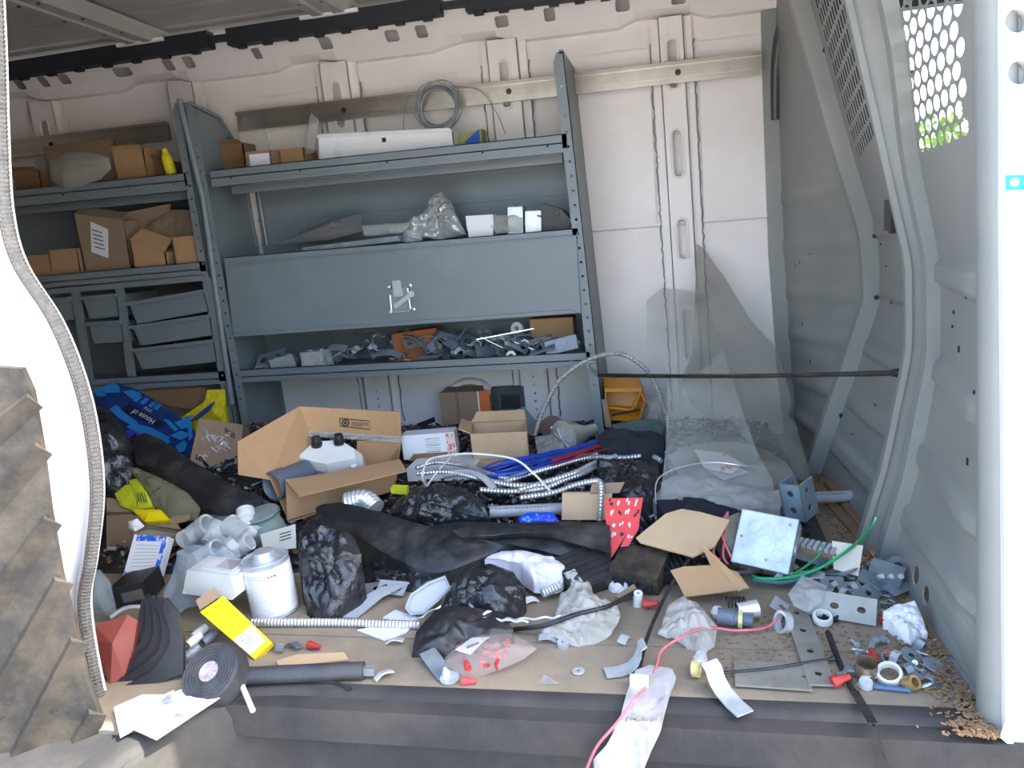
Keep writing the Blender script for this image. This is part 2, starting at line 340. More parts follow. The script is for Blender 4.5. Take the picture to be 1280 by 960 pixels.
# ---------------------------------------------------------------- bulkhead (between cargo bay and cab)
PR = [(1.76, [(0, .47), (.3, .44), (.7, .415), (1.4, .405), (1.8, .41)]),
      (1.256, [(0, .467), (.35, .578), (.58, .648), (.78, .634), (1.06, .551), (1.49, .436), (1.8, .36)]),
      (.56, [(0, .493), (.23, .554), (.52, .603), (.73, .598), (.91, .557), (1.305, .469), (1.8, .36)]),
      (-.02, [(0, .510), (.4, .497), (.8, .483), (1.14, .465), (1.8, .435)])]
def lerpl(l, z):
    for (z0, a), (z1, b) in zip(l, l[1:]):
        if z <= z1: return a+(b-a)*(z-z0)/(z1-z0)
    return l[-1][1]
def XB(y, z):
    for (y0, l0), (y1, l1) in zip(PR, PR[1:]):
        if y >= y1-1e-6: t = max(0, min(1, (y0-y)/(y0-y1))); return lerpl(l0, z)*(1-t)+lerpl(l1, z)*t
    return lerpl(PR[-1][1], z)
wr = struct(MB().box((.50, .86, -.02), (.06, 1.86, .03)).build('wall_right', bulk))
def panel(y0, y1, z0, z1, ribs, ny=10, nz=120):
    def fn(u, v):
        y, z = y0+(y1-y0)*u, z0+(z1-z0)*v; e = 0
        for zr in ribs:
            d = abs(z-zr-.02*(u-.5)); e = max(e, .014*ss((.03-d)/.013)*ss((.5-abs(u-.5))/.09))
        return V((XB(y, z)-e, y, z))
    return MB().grid(fn, ny, nz, (.004, 0, 0))
P1 = [.93, .745, .575, .42, .25, .1]
panel(1.75, 1.262, .002, 1.78, P1).build('bulkhead_panel', bulk, wr, smooth=50)
Z2 = 1.0
panel(1.25, .60, .002, Z2, [.80, .62, .44, .27, .12]).build('bulkhead_panel', bulk, wr, smooth=50)
panel(.545, .0, .1, .95, [.72, .5, .3, .15]).build('bulkhead_panel', bulk, wr, smooth=50)
nx = (1, 0, 0); surf = lambda y, z: V((XB(y, z), y, z))
# slotted grille of the sliding section
def ladder(ya, yb, z0, z1, nz=16):                 # bordered opening outline as a many-point loop
    return [(ya, z0+(z1-z0)*k/nz) for k in range(nz+1)]+[(yb, z1-(z1-z0)*k/nz) for k in range(nz+1)]
hs = []
for i in range(14):
    for j in range(13):
        y = 1.165-.032*j; z = 1.055+.048*i+.010*(j-6)*.5
        hs.append([(y-.0105, z-.018), (y+.0105, z-.018), (y+.0105, z+.018), (y-.0105, z+.018)])
MB().plate(ladder(1.25, .60, Z2, 1.78), hs, surf, nx, .001).build('slotted_grille', bulk, wr)
# round-hole grille of the fixed section by the door
hs = []
for i in range(24):
    for j in range(8):
        y = .455-.062*j-(.031 if i % 2 else 0); z = .985+.0315*i
        if .07 < y < .545-.07*ss((z-.92)/.3)-.03: hs.append(ell(y, z, .0265, .0150, 12))
Y3 = lambda z: .545-.07*ss((z-.92)/.3)
out3 = [(.0, .95), (.545, .95)]+[(Y3(.95+.83*k/14), .95+.83*k/14) for k in range(1, 15)]+[(.0, 1.78)]
MB().plate(out3, hs, surf, nx, .0012).build('perforated_grille', bulk, wr)
def vbar(y, y2, x0, x1, z0=0, z1=1.78, n=40, dy=None):
    def f(z, k): yy = (y if k in (0, 3) else y2)+(dy(z) if dy else 0); return V((XB((y+y2)/2, z)+(x0 if k < 2 else x1), yy, z))
    m = MB(); vs = [f(z0+(z1-z0)*i/n, k) for i in range(n+1) for k in range(4)]
    fs = [(i*4+k, i*4+(k+1) % 4, i*4+4+(k+1) % 4, i*4+4+k) for i in range(n) for k in range(4)]+[(0, 1, 2, 3), (n*4, n*4+1, n*4+2, n*4+3)]
    return m.add(vs, fs)
vbar(1.235, 1.275, -.052, .0).build('frame_flange', bulkl, wr)
vbar(1.765, 1.735, -.05, .02).build('edge_flange', bulk, wr)
MB().tube(bez([P(1012, -40, y=1.70), P(990, 10, y=1.71), P(976, 45, y=1.72), P(970, 90, y=1.73), P(969, 150, y=1.735)]), .03, 10, lambda i: .034-.0006*i).build('pillar_trim', mat('pillar_trim', (70, 70, 70), .3), wr, smooth=True)
vbar(.59, .625, -.058, .0).build('frame_flange', bulkl, wr)
vbar(.58, .592, -.064, -.05).build('frame_lip', bulk, wr)
vbar(.51, .545, -.032, .0, .0, 1.78, 40, lambda z: Y3(z)-.545 if z > .92 else 0).build('frame_flange', bulkl, wr)
m = MB(); e = []                                   # rounded edge column by the door opening
for k in range(9): a = math.pi*k/8; e.append((-.035*math.cos(a), -.03*math.sin(a)))
vs = [V((lerpl(PR[3][1], z)+.004+dx*.8, -.06+dy*1.6, z)) for z in (-.07, .4, .8, 1.14, 1.78) for dx, dy in [(.0, .03)]+e+[(.035, .03)]]
for i in range(4):
    for k in range(10): m.f.append([i*11+k, i*11+k+1, (i+1)*11+k+1, (i+1)*11+k]); m.m.append(0)
m.v = vs; m.build('door_edge_column', bulk, wr, smooth=60)
for px, py, y in ((1140, 92, .56), (1104, 85, .62), (1135, 208, .62), (1180, 328, .54), (1170, 330, .62), (1094, 295, 1.235), (1096, 372, 1.235), (1052, 520, 1.235), (1148, 567, .54), (1117, 657, .54), (1032, 62, 1.235)):
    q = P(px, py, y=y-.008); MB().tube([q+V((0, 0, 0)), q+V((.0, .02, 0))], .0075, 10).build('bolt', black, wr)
for px, py in ((1145, 693), (1131, 716)):
    pass
MB().plate([(.0, .002), (.545, .002), (.545, .1), (.0, .1)], [ell(.36, .055, .021, .021, 16), ell(.285, .045, .021, .021, 16)], surf, nx, .004).build('bulkhead_panel', bulk, wr)
rng = random.Random(5); m = MB()
for k in range(46):
    y = rng.uniform(.05, 1.7); z = rng.uniform(.1, .75); q = surf(y, z)+V((-.0015, 0, 0)); m.box(q, (.002, .006, rng.uniform(.004, .014)))
stuff(m.build('chip_marks', dark, wr))
# latch of the sliding section
lt = MB(); q = P(1128, 268, y=.80); q.x = XB(.80, q.z)
lt.box(q+V((-.004, .02, 0)), (.01, .14, .095)).build('latch_plate', black, wr)
m = MB(); m.box(q+V((-.018, .045, 0)), (.02, .05, .08)); m.box(q+V((-.022, -.02, 0)), (.03, .03, .09)); m.build('latch_grip', black, wr)
q = P(1163, 268, y=.585); MB().box(q+V((0, .004, 0)), (.012, .006, .09)).build('latch_slot', black, wr)
# cab beyond the bulkhead
def quadwall(name, m_, pieces): 
    m = MB()
    for c, d in pieces: m.box(c, d)
    return struct(m.build(name, m_))
cabm = mat('cab_trim_dark', (36, 36, 38), .8)
quadwall('wall_cab_far', cabm, [((.62, 1.79, .85), (.36, .06, 1.9)), ((1.48, 1.79, .39), (1.6, .06, .95)), ((1.48, 1.79, 1.66), (1.6, .06, .25)), ((2.1, 1.79, 1.2), (.3, .06, .8))])
quadwall('wall_cab_front', cabm, [((2.4, .85, .35), (.06, 2, .9))])
for y, nm in ((1.3, 'driver seat'), (.25, 'passenger seat')):
    t = thing('cab_seat', 'dark cloth %s behind the bulkhead' % nm, 'seat', (1.15, y, 0))
    MB().box((1.2, y, .3), (.5, .5, .18)).build('seat_cushion', cloth, t); MB().box((.86, y, .62), (.14, .48, .55), Matrix.Rotation(R(-12), 3, 'Y')).build('backrest', cloth, t)
    MB().box((1.2, y, .1), (.4, .4, .24)).build('seat_base', cabm, t)
# near side of the van: body panel beyond the bulkhead, header, panel behind the pillar, rear doors
body = [((.53+.02, -.145, .7)), ]
bx0 = P(1254, 450, y=-.12).x
m = MB(); outl = rect(0, 0, 1.9, 2.2)
pillm = bodyw
bxl = lambda v: bx0+.002-.0432*(v-.63)
def hole2(px, py): q = P(px, py, y=-.12); return ell(q.x-bxl(q.z+.03), q.z+.03, .0165, .0165, 20)
bp = struct(MB().plate([(0, 0), (0, 2.0), (.6, 2.0), (.6, 0)], [hole2(1273, 25), hole2(1276, 90)], lambda u, v: V((bxl(v)+u, -.12, v-.03)), (0, 1, 0), .03).build('wall_near_pillar', pillm))
for px, py in ((1273, 25), (1275, 90)): MB().box(P(px, py, y=-.08), (.06, .01, .06)).build('hole_backing', bodyw, bp)
struct(MB().box((1.75, -.13, .3), (1.4, .04, 1.2)).build('wall_near_cab', bodyw))
m = MB(); m.bar(P(1251.5, -40, y=-.105), P(1256.5, 912, y=-.105), .006, .012, (0, 1, 0)); struct(m.build('gap_strip', black))  # black strip put in for the shade of the gap beside the pillar
struct(MB().box((-.5, -.1, 1.72), (5.8, .10, .26)).build('wall_near_header', bodyw))
struct(MB().box((-2.4, -.1, .7), (2.1, .10, 2.0)).build('wall_near_rear', bodyw))
struct(MB().box((-3.42, .83, .85), (.06, 1.95, 1.95)).build('wall_rear', whited))
# sticker on the pillar
q = [P(a, b, y=-.1215) for a, b in ((1256, 206), (1296, 204), (1297, 248), (1257, 250))]
t = thing('sticker', 'white and teal sticker on the white door pillar', 'sticker', q[3])
MB().slab(q, (0, .001, 0)).build('backing', paper, t)
MB().slab([P(a, b, y=-.1218) for a, b in ((1256.5, 219), (1296, 218), (1296, 237), (1257, 238))], (0, .0006, 0)).build('teal_band', teal, t)
MB().lathe([(0, .001), (.006, .001), (.006, 0)], axis((0, -1, 0)), P(1268, 228, y=-.1219), 14).build('white_dot', paper, t)
# paper scrap jammed under the pillar
o = MB().slab([P(a, b, y=-.125) for a, b in ((1258, 898), (1264, 905), (1268, 937), (1250, 922))], (0, .002, 0)).build('paper_scrap', paper); tag(o, 'white paper scrap sticking out under the door pillar', 'paper')
# ---------------------------------------------------------------- left door edge: rubber seal, white flange, ribbed guard
SL = [(-2, -60), (4, 60), (7, 160), (13, 262), (31, 330), (75, 400), (104, 470), (121, 540), (128, 620), (120, 700), (112, 760), (128, 860), (152, 940), (166, 990)]
YS = -.135
sp = resample(bez([P(a-6, b, y=YS) for a, b in SL], 10), .004)
pill = struct(MB().tube(sp, .0105, 8, lambda i: .0115 if i % 2 else .0095).build('door_1', sealm))
MB().tube([p+V((-.011, -.006, 0)) for p in sp[::3]], .0015, 5).build('seal_stitch', mat('seal_edge', (120, 92, 70), .7), pill)
def ribbon(name, offs, m_, par, y0):
    pts = bez([P(a, b, y=YS) for a, b in SL], 6); m = MB(); n = len(pts)
    vs = [V((p.x+ox, YS+oy, p.z)) for p in pts for ox, oy in offs]; w = len(offs)
    fs = [(i*w+k, i*w+k+1, (i+1)*w+k+1, (i+1)*w+k) for i in range(n-1) for k in range(w-1)]
    return m.add(vs, fs).build(name, m_, par, smooth=60)
ribbon('pillar_flange', [(-.010, .02), (-.018, .012), (-.03, .008), (-.042, .012), (-.05, .016)], bodyw, pill, 0)
ribbon('pillar_paint', [(-.048, .016), (-.053, -.02), (-.066, -.06), (-.09, -.075), (-.13, -.07), (-.3, -.02)], bodyw, pill, 0)
# guard with slanting ridges
gpl = plane(60, 700, 90, 25, y=-.25)
gout = [(-60, 455), (27, 461), (40, 490), (52, 560), (62, 640), (76, 720), (97, 800), (108, 850), (126, 900), (127, 1000), (-60, 1000)]
gd = MB(); gd.slab([on(gpl, a, b) for a, b in gout], -gpl[1]*.02); go = gd.build('ribbed_guard', trimd, pill)
for k, (a, b) in enumerate((((-30, 560), (44, 500)), ((-40, 660), (55, 560)), ((-40, 800), (66, 650)), ((-10, 890), (80, 725)), ((20, 960), (100, 800)), ((70, 985), (122, 890)))):
    A, B = on(gpl, *a), on(gpl, *b); d = (B-A).normalized(); s_ = gpl[1].cross(d).normalized(); w = .026; s_ = s_ if s_.z > 0 else -s_
    m = MB(); n = gpl[1]
    m.add([A-s_*w, A+s_*w*.6+n*.022, A+s_*w*.9, B-s_*w*.7, B+s_*w*.45+n*.014, B+s_*w*.7], [(0, 1, 4, 3), (1, 2, 5, 4), (0, 2, 1), (3, 4, 5), (0, 3, 5, 2)]); m.build('guard_ridge', trimd, pill)
# pale roller bracket low at the step
MB().lathe([(0, .03), (.02, .028), (.028, .018), (.03, 0), (.03, -.04)], axis((.2, -.9, .5)), P(180, 948, y=-.24), 20).build('roller_cap', mat('cream_plastic', (222, 208, 176), .5), pill, smooth=True)
# ---------------------------------------------------------------- outside
struct(MB().slab([(-40, -40, -.68), (40, -40, -.68), (40, 60, -.68), (-40, 60, -.68)], (0, 0, -.05)).build('ground', asphalt))
def tree(x, y, h, lab, seed):
    rng = random.Random(seed); t = thing('tree', lab, 'tree', (x, y, -.68)); MB().tube([(x, y, -.68), (x+.1, y, h*.5), (x, y, h*.9)], .12, 8).build('trunk', bark, t)
    m = MB()
    for k in range(1500):
        d = V((rng.gauss(0, 1), rng.gauss(0, 1), rng.gauss(0, 1))).normalized()*rng.uniform(.5, 1)
        c = V((x+d.x*1.5, y+d.y*1.3, h*.62+d.z*h*.5)); M = frame(rng.uniform(0, 360), rng.uniform(0, 360), rng.uniform(0, 90)); s = rng.uniform(.05, .11)
        m.add([c+M@V(q)*s for q in ((-1, 0, 0), (0, -.5, 0), (1, 0, 0), (0, .5, 0))], [(0, 1, 2, 3)])
    stuff(m.build('foliage', leafm, t))
tree(3.4, 9.0, 1.7, 'low sunlit green tree seen through the round-hole grille', 1); tree(8.2, 13.5, 2.4, 'taller green tree farther off beyond the cab window', 2)
# ================================================================ SHELVING
YF = 1.40
def lipz(px0, py0, px1, py1): return P(px0, py0, y=YF), P(px1, py1, y=YF)
def upright(par, top, bot, w, dr, depth=.34, slope=True, name='end_panel'):
    # top/bot: pixels of the flange's outer edge; w flange width (towards +X if dr=1)
    a, b = P(*top, y=YF), P(*bot, y=YF); d = (a-b)/(a.z-b.z); b = b - d*b.z; L = a.z
    xs = lambda z: b.x+d.x*z
    hl = [ell(w*.5*dr, z, .0052, .0052, 6) for z in [.30+.05*k for k in range(int((L-.36)/.05))]]
    out = [(0, 0), (w*dr, 0), (w*dr, L-.03), (w*.6*dr, L), (0, L)]
    MB().plate(out if dr > 0 else out[::-1], hl, lambda u, v: V((xs(v)+u, YF, v)), (0, 1, 0), .003).build('front_flange', rackm, par)
    zt = L; pr = [(YF, 0), (YF, zt-.02), (YF+.02, zt), (YF+depth*.62, zt-.03), (YF+depth, zt-.16), (YF+depth, 0)] if slope else [(YF, 0), (YF, zt), (YF+depth, zt), (YF+depth, 0)]
    e = 0 if dr > 0 else -.003
    MB().slab([(xs(z)+e, y, z) for y, z in pr], (.003, 0, 0)).build(name, rackd, par)
    m = MB()
    for (y0, z0), (y1, z1) in zip(pr[1:-1], pr[2:]): m.bar((xs(z0)+.008*dr, y0, z0), (xs(z1)+.008*dr, y1, z1), .014, .012, (0, 1, 0) if abs(z1-z0) > abs(y1-y0) else (0, 0, 1))
    m.build('panel_rim', rackm, par)
    return xs
def shelf(par, l, r, h, depth=.33, low=True, screw=True):
    a, b = lipz(*l, *r); z = (a.z+b.z)/2; a.z = a.z*.5+z*.5; b.z = b.z*.5+z*.5
    LL = (b-a).length; ud = (b-a)/LL
    m = MB(); m.plate(rect(0, 0, LL, h), [ell(LL*t, h*.42, .0045, .0045, 8) for t in ((.06, .27, .52, .78, .95) if screw else ())], lambda u, v: a+ud*u-V((0, 0, h-v)), (0, 1, 0), .003); m.slab([a+V((0, 0, -.0)), b+V((0, 0, 0)), b+V((0, .014, -.0)), a+V((0, .014, 0))], (0, 0, -.003))
    m.slab([a-V((0, 0, .028)), b-V((0, 0, .028)), b+V((0, depth, -.028)), a+V((0, depth, -.028))], (0, 0, -.004)); m.slab([a-V((0, 0, h)), b-V((0, 0, h)), b+V((0, .03, -h)), a+V((0, .03, -h))], (0, 0, .003))
    m.build('shelf', rackm, par)
    MB().slab([a+V((0, -.0022, -h*.78)), b+V((0, -.0022, -h*.78)), b+V((0, -.0022, -h)), a+V((0, -.0022, -h))], (0, .0026, 0)).build('shelf_edge_fold', rackm, par)
    if low: MB().bar(a+V((.03, .10, -h-.012)), b+V((-.03, .10, -h-.012)), .03, .03).build('stiffener', rackm, par)
    return z-.028
rr = thing('shelving_unit', 'grey steel van shelving unit with a latched drop door, fixed to the white wall', 'shelving', (-1.02, 1.57, 0))
upright(rr, (230, 128), (296, 500), .036, 1); upright(rr, (704, 64), (752, 500), .038, -1, slope=False)
dk1 = shelf(rr, (262, 212), (708, 168), .062); dk2 = shelf(rr, (280, 322), (722, 285), .030, low=False, screw=False); dk3 = shelf(rr, (300, 463), (737, 439), .052, low=False)
def backp(par, l, r, z0, z1, y, m_, name='back_panel'):
    a, b = P(*l, y=y), P(*r, y=y); MB().slab([(a.x, y, z0), (b.x, y, z0), (b.x, y, z1), (a.x, y, z1)], (0, .004, 0)).build(name, m_, par)
    for k in (.3, .62): z = z0+(z1-z0)*k; MB().bar((a.x, y-.003, z), (b.x, y-.003, z), .008, .012).build('panel_swage', m_, par)
    return a.x, b.x
backp(rr, (320, 250), (717, 230), dk2-.03, dk1-.04, 1.700, rackd)
backp(rr, (330, 440), (728, 420), dk3, dk2-.04, 1.700, rackd)
# drop door with hinge and latch
A, B, C_, D = [P(*q, y=YF-.012) for q in ((281, 331), (720, 294), (726, 391), (292, 421))]
dr_ = MB().slab([A, B, C_, D], (0, .004, 0)).build('drop_door', rackm, rr)
m = MB(); m.slab([D+V((.004, -.006, .014)), C_+V((-.03, -.006, .014)), C_+V((-.012, -.006, .0)), D+V((.004, -.006, 0))], (0, .006, 0)); m.build('door_fold', rackm, dr_)
m = MB()
for k in range(60): q = A.lerp(B, (k+.5)/60)+V((0, -.002, -.006)); m.box(q, (.011, .003, .003))
stuff(m.build('hinge', rackm, dr_))
q = P(500, 371, y=YF-.014); lm = MB()
lm.box(q+V((0, -.002, -.012)), (.075, .005, .085)); lm.box(q+V((0, -.006, -.025)), (.06, .006, .05)); lm.build('latch_plate', galvd, dr_)
m = MB(); m.box(q+V((-.004, -.009, .032)), (.032, .01, .06)); m.build('hasp', zinc, dr_)
m = MB(); w = [q+V(p) for p in ((-.036, -.008, .01), (-.036, -.01, -.05), (-.028, -.01, -.056), (.034, -.01, -.054), (.04, -.01, -.046), (.036, -.01, .03), (.026, -.01, .032))]
m.tube(w, .0035, 6); m.build('wire_bail', zinc, dr_)
m = MB(); m.bar(q+V((-.02, -.015, -.036)), q+V((.05, -.015, .008)), .008, .018, (0, 0, 1)); m.lathe([(0, .004), (.012, .004), (.012, -.003)], axis((0, -1, 0)), q+V((.052, -.014, .009)), 12); m.build('turn_key', zinc, dr_)
for dx, dz in ((-.04, .04), (.045, .04), (-.045, -.055), (.05, -.05)): MB().lathe([(0, .003), (.006, .002), (.007, 0)], axis((0, -1, 0)), q+V((dx, -.001, dz)), 10).build('rivet', zinc, dr_)
MB().tube([P(322, 238, y=1.685), P(334, 306, y=1.685)], .008, 6).build('rear_post', rackm, rr)
# left unit
rl = thing('shelving_unit', 'grey steel shelving unit holding plastic parts bins beside the pale door pillar', 'shelving', (-2.5, 1.57, 0))
upright(rl, (224, 128), (288, 500), .034, -1)
MB().tube([P(224, 124, y=YF-.004), P(254, 250, y=YF-.004), P(290, 505, y=YF-.004)], .0115, 10).build('bullnose_edge', rackm, rl, smooth=True)
e0 = shelf(rl, (-80, 246), (232, 217), .066); e1 = shelf(rl, (-80, 358), (256, 325), .050); e2 = shelf(rl, (-80, 488), (282, 461), .052, low=False)
backp(rl, (-60, 260), (250, 250), e1, e0-.02, 1.700, rackd); backp(rl, (-60, 400), (270, 380), e2, e1-.03, 1.700, rackm)
MB().bar(P(-80, 378, y=YF), P(258, 347, y=YF), .004, .022).build('bin_rail', rackm, rl)
for a, b in (((94, 362), (112, 474)), ((149, 356), (165, 470)), ((262, 346), (278, 462))):
    MB().bar(P(*a, y=YF+.005), P(*b, y=YF+.005), .034, .012, (0, 1, 0)).build('bin_divider', rackm, rl)
def pbin(tl, tr, br, bl, lab, grp):
    q = [P(*p, y=YF-.004) for p in (tl, tr, br, bl)]; c = (q[2]+q[3])/2; t = thing('parts_bin', lab, 'bin', c, grp)
    m = MB(); m.slab(q, (0, .004, 0)); dp = V((0, .27, 0))
    m.slab([q[0], q[3], q[3]+dp, q[0]+dp], (.003, 0, 0)); m.slab([q[1], q[2], q[2]+dp, q[1]+dp], (-.003, 0, 0)); m.slab([q[3], q[2], q[2]+dp, q[3]+dp], (0, 0, .003)); m.build('body', rackm, t)
    MB().bar(q[0]+V((-.006, -.005, 0)), q[1]+V((.004, -.005, 0)), .02, .014).build('lip', rackm, t)
g = 'grey drawer bins in the shelving'
pbin((161, 380), (254, 364), (261, 390), (171, 406), 'wide grey plastic drawer bin, topmost of the stack of three', g)
pbin((165, 409), (262, 395), (266, 420), (176, 433), 'wide grey plastic drawer bin, middle of the stack of three', g)
pbin((166, 438), (267, 426), (271, 453), (178, 463), 'wide grey plastic drawer bin, lowest of the stack of three', g)
pbin((103, 373), (145, 369), (149, 396), (112, 400), 'narrow grey drawer bin above another narrow bin', g)
pbin((110, 405), (151, 402), (155, 428), (117, 431), 'narrow grey drawer bin above the empty bin slot', g)
pbin((62, 376), (88, 373), (94, 400), (76, 403), 'narrow grey drawer bin half hidden by the pale door pillar', g)
# ---------------------------------------------------------------- things on the shelves
def sbox(name, lab, cat, tl, tr, y, dep, zd, m_, grp=None, skew=0, parts=None):
    a, b = P(*tl, y=y), P(*tr, y=y); h0, h1 = a.z-zd, b.z-zd
    m = MB(); lo0, lo1 = V((a.x+skew, y, zd)), V((b.x+skew, y, zd)); d = V((0, dep, 0)); th = .004
    F = [lo0, lo1, b, a]
    m.slab(F, (0, th, 0)); m.slab([p+d for p in F], (0, -th, 0)); m.slab([lo0, a, a+d, lo0+d], (th, 0, 0)); m.slab([lo1, b, b+d, lo1+d], (-th, 0, 0)); m.slab([lo0, lo1, lo1+d, lo0+d], (0, 0, th))
    t = thing(name, lab, cat, (lo0+lo1)/2, grp); m.build('body', m_, t)
    return t, a, b, lo0, lo1
def flap(par, p, q, vec, m_, name='flap', th=.004):
    p, q, vec = V(p), V(q), V(vec); n = (q-p).cross(vec).normalized()*th
    return MB().slab([p, q, q+vec-(q-p).normalized()*.01, p+vec+(q-p).normalized()*.01], n).build(name, m_, par)
def crumple(name, lab, cat, poly, pl, m_, amp=.012, dome=.03, base=None, fr=20., rings=16, n=88, seed=0, th=.002, par=None, grp=None, smooth=30, sag=0.):
    # a soft thing: outline from pixels on a tilted plane, domed and creased; base gives it a solid underside
    pts = [on(pl, *q) for q in poly]; c = sum(pts, V((0, 0, 0)))/len(pts); nrm = pl[1]
    per = resample(pts+pts[:1], sum((b-a).length for a, b in zip(pts, pts[1:]+pts[:1]))/n)[:-1]; n = len(per)
    def disp(p, r):
        q = (p+V((seed*3.1, seed*1.7, 0)))*fr
        d_ = noise.voronoi(q*.8)[0]; e_ = noise.voronoi(q*1.9)[0]
        k = noise.noise(q*.5)*.9+(d_[1]-d_[0])*.9+(e_[1]-e_[0])*.45-.65+noise.noise(q*3.1)*.2
        return dome*(1-r*r)**.8 + amp*1.25*k*(1.15-r*.5)
    top = []; 
    for j in range(1, rings+1):
        r = j/rings
        for p in per: q = c.lerp(p, r); q = q+nrm*disp(q, r); q.z -= sag*r*r; top.append(q)
    vs = [c+nrm*disp(c, 0)]+top; N = len(vs)
    fs = [(0, 1+i, 1+(i+1) % n) for i in range(n)]
    for j in range(rings-1):
        for i in range(n): a = 1+j*n+i; b = 1+j*n+(i+1) % n; fs.append((a, a+n, b+n, b))
    def low(p):
        if base is None: return p-nrm*th
        z = base if not callable(base) else base(p.x, p.y)
        return V((p.x, p.y+.0, min(p.z-.002, z)))
    vs2 = [low(p) for p in vs]; fs += [tuple(N+i for i in reversed(f)) for f in fs]; b0 = 1+(rings-1)*n
    fs += [(b0+i, b0+(i+1) % n, N+b0+(i+1) % n, N+b0+i) for i in range(n)]
    o = MB().add(vs+vs2, fs).build(name, m_, par, smooth=smooth)
    if not par: tag(o, lab, cat, grp)
    return o
def jbox(name, lab, c, s, M, m_=None, par=None, grp=None, ko=True):
    # pressed steel electrical box, open on local +y side, knock-outs on the other faces
    m_ = m_ or galv; c = V(c); t = par or thing(name, lab, 'electrical box', c-V((0, 0, s[2]/2)), grp); w, d, h = [v/2 for v in s]
    f = lambda p: c+M@V(p); m = MB(); th = .002
    for q, o in (([(-w, -d, -h), (w, -d, -h), (w, -d, h), (-w, -d, h)], (0, th, 0)), ([(-w, -d, -h), (-w, d, -h), (-w, d, h), (-w, -d, h)], (th, 0, 0)), ([(w, -d, -h), (w, d, -h), (w, d, h), (w, -d, h)], (-th, 0, 0)),
                 ([(-w, -d, h), (w, -d, h), (w, d, h), (-w, d, h)], (0, 0, -th)), ([(-w, -d, -h), (w, -d, -h), (w, d, -h), (-w, d, -h)], (0, 0, th))):
        m.slab([f(p) for p in q], M@V(o))
    m.build('body', m_, t)
    if ko:
        r = min(.012, h*.42); KO = [(r, 0), (r, .0018), (r*.78, .0018), (r*.78, 0), (r, 0)]; km = m_
        for x in ((-.5, .5) if w > 1.5*h or w > .03 else (0,)):
            MB().lathe(KO, M@axis((0, -1, 0)), f((x*w, -d, 0)), 14).build('knockout', km, t)
            MB().lathe(KO, M, f((x*w, 0, h)), 14).build('knockout', km, t)
        MB().lathe(KO, M@axis((1, 0, 0)), f((w, 0, 0)), 14).build('knockout', km, t)
    return t
def strap(name, lab, c, M, L, w, m_=galv, th=.003, holes=2, bend=None, cat='bracket', grp=None):
    # flat steel strip with bolt holes; bend = list of (x, z) profile for a bent one
    c = V(c); rng = [(-L/2+L*(i+.5)/holes) for i in range(holes)]; r = w*.2
    if bend is None:
        o = MB().plate(rect(-L/2, -w/2, L/2, w/2), [ell(x, 0, r, r, 12) for x in rng], lambda u, v: c+M@V((u, v, 0)), M@V((0, 0, 1)), th).build(name, m_)
    else:
        m = MB(); nb = len(bend); pr = [V((x, 0, z)) for x, z in bend]
        vs = [c+M@(p+V((0, e*w/2, 0))) for p in pr for e in (-1, 1)]+[c+M@(p+V((0, e*w/2, th))) for p in pr for e in (-1, 1)]; k = nb*2
        fs = []
        for i in range(nb-1): a = i*2; fs += [(a, a+1, a+3, a+2), (k+a, k+a+2, k+a+3, k+a+1), (a, a+2, k+a+2, k+a), (a+1, k+a+1, k+a+3, a+3)]
        fs += [(0, k, k+1, 1), (2*nb-2, 2*nb-1, k+2*nb-1, k+2*nb-2)]
        o = m.add(vs, fs).build(name, m_, smooth=50)
    return tag(o, lab, cat, grp)
# top shelf of the right unit
t, a, b, l0, l1 = sbox('long_carton', 'long white carton with torn edges lying on the top shelf', 'carton', (396, 172), (566, 164), 1.50, .09, dk1, paper)
MB().slab([l0+V((.02, -.001, 0)), l1+V((-.02, -.001, 0)), l1+V((-.02, -.001, .026)), l0+V((.28, -.001, .024))], (0, -.001, 0)).build('torn_strip', boardd, t)
flap(t, a, b, (0, -.01, .012), paper); MB().box((a+b)/2+V((.0, -.002, -.02)), (.016, .001, .016)).build('printed_mark', inkd, t)
sbox('small_carton', 'low brown cardboard tray beside the long white carton', 'box', (322, 189), (379, 184), 1.56, .12, dk1, board)[0]
t, a, b, l0, l1 = sbox('small_carton', 'small brown carton with a white label at the end panel', 'box', (305, 190), (337, 187), 1.47, .08, dk1, kraft); MB().slab([a+V((.02, -.001, -.012)), b+V((-.005, -.001, -.012)), l1+V((-.005, -.001, .02)), l0+V((.02, -.001, .02))], (0, -.001, 0)).build('label', paper, t)
crumple('plastic_wrap', 'twist of clear wrap standing beside the long white carton', 'wrap', [(380, 192), (392, 190), (398, 150), (388, 140), (383, 165)], plane(388, 190, 80, 0, y=1.56), clear, .01, .01, seed=3)
t, a, b, l0, l1 = sbox('printed_carton', 'small yellow and blue carton at the end of the top shelf', 'box', (565, 172), (602, 161), 1.56, .07, dk1, mat('carton_green_yellow', (150, 152, 78), .6)); MB().slab([a+V((.05, -.001, -.02)), b+V((-.01, -.001, -.0)), l1+V((-.01, -.001, .0)), l0+V((.05, -.001, .0))], (0, -.001, 0)).build('blue_panel', inkb, t)
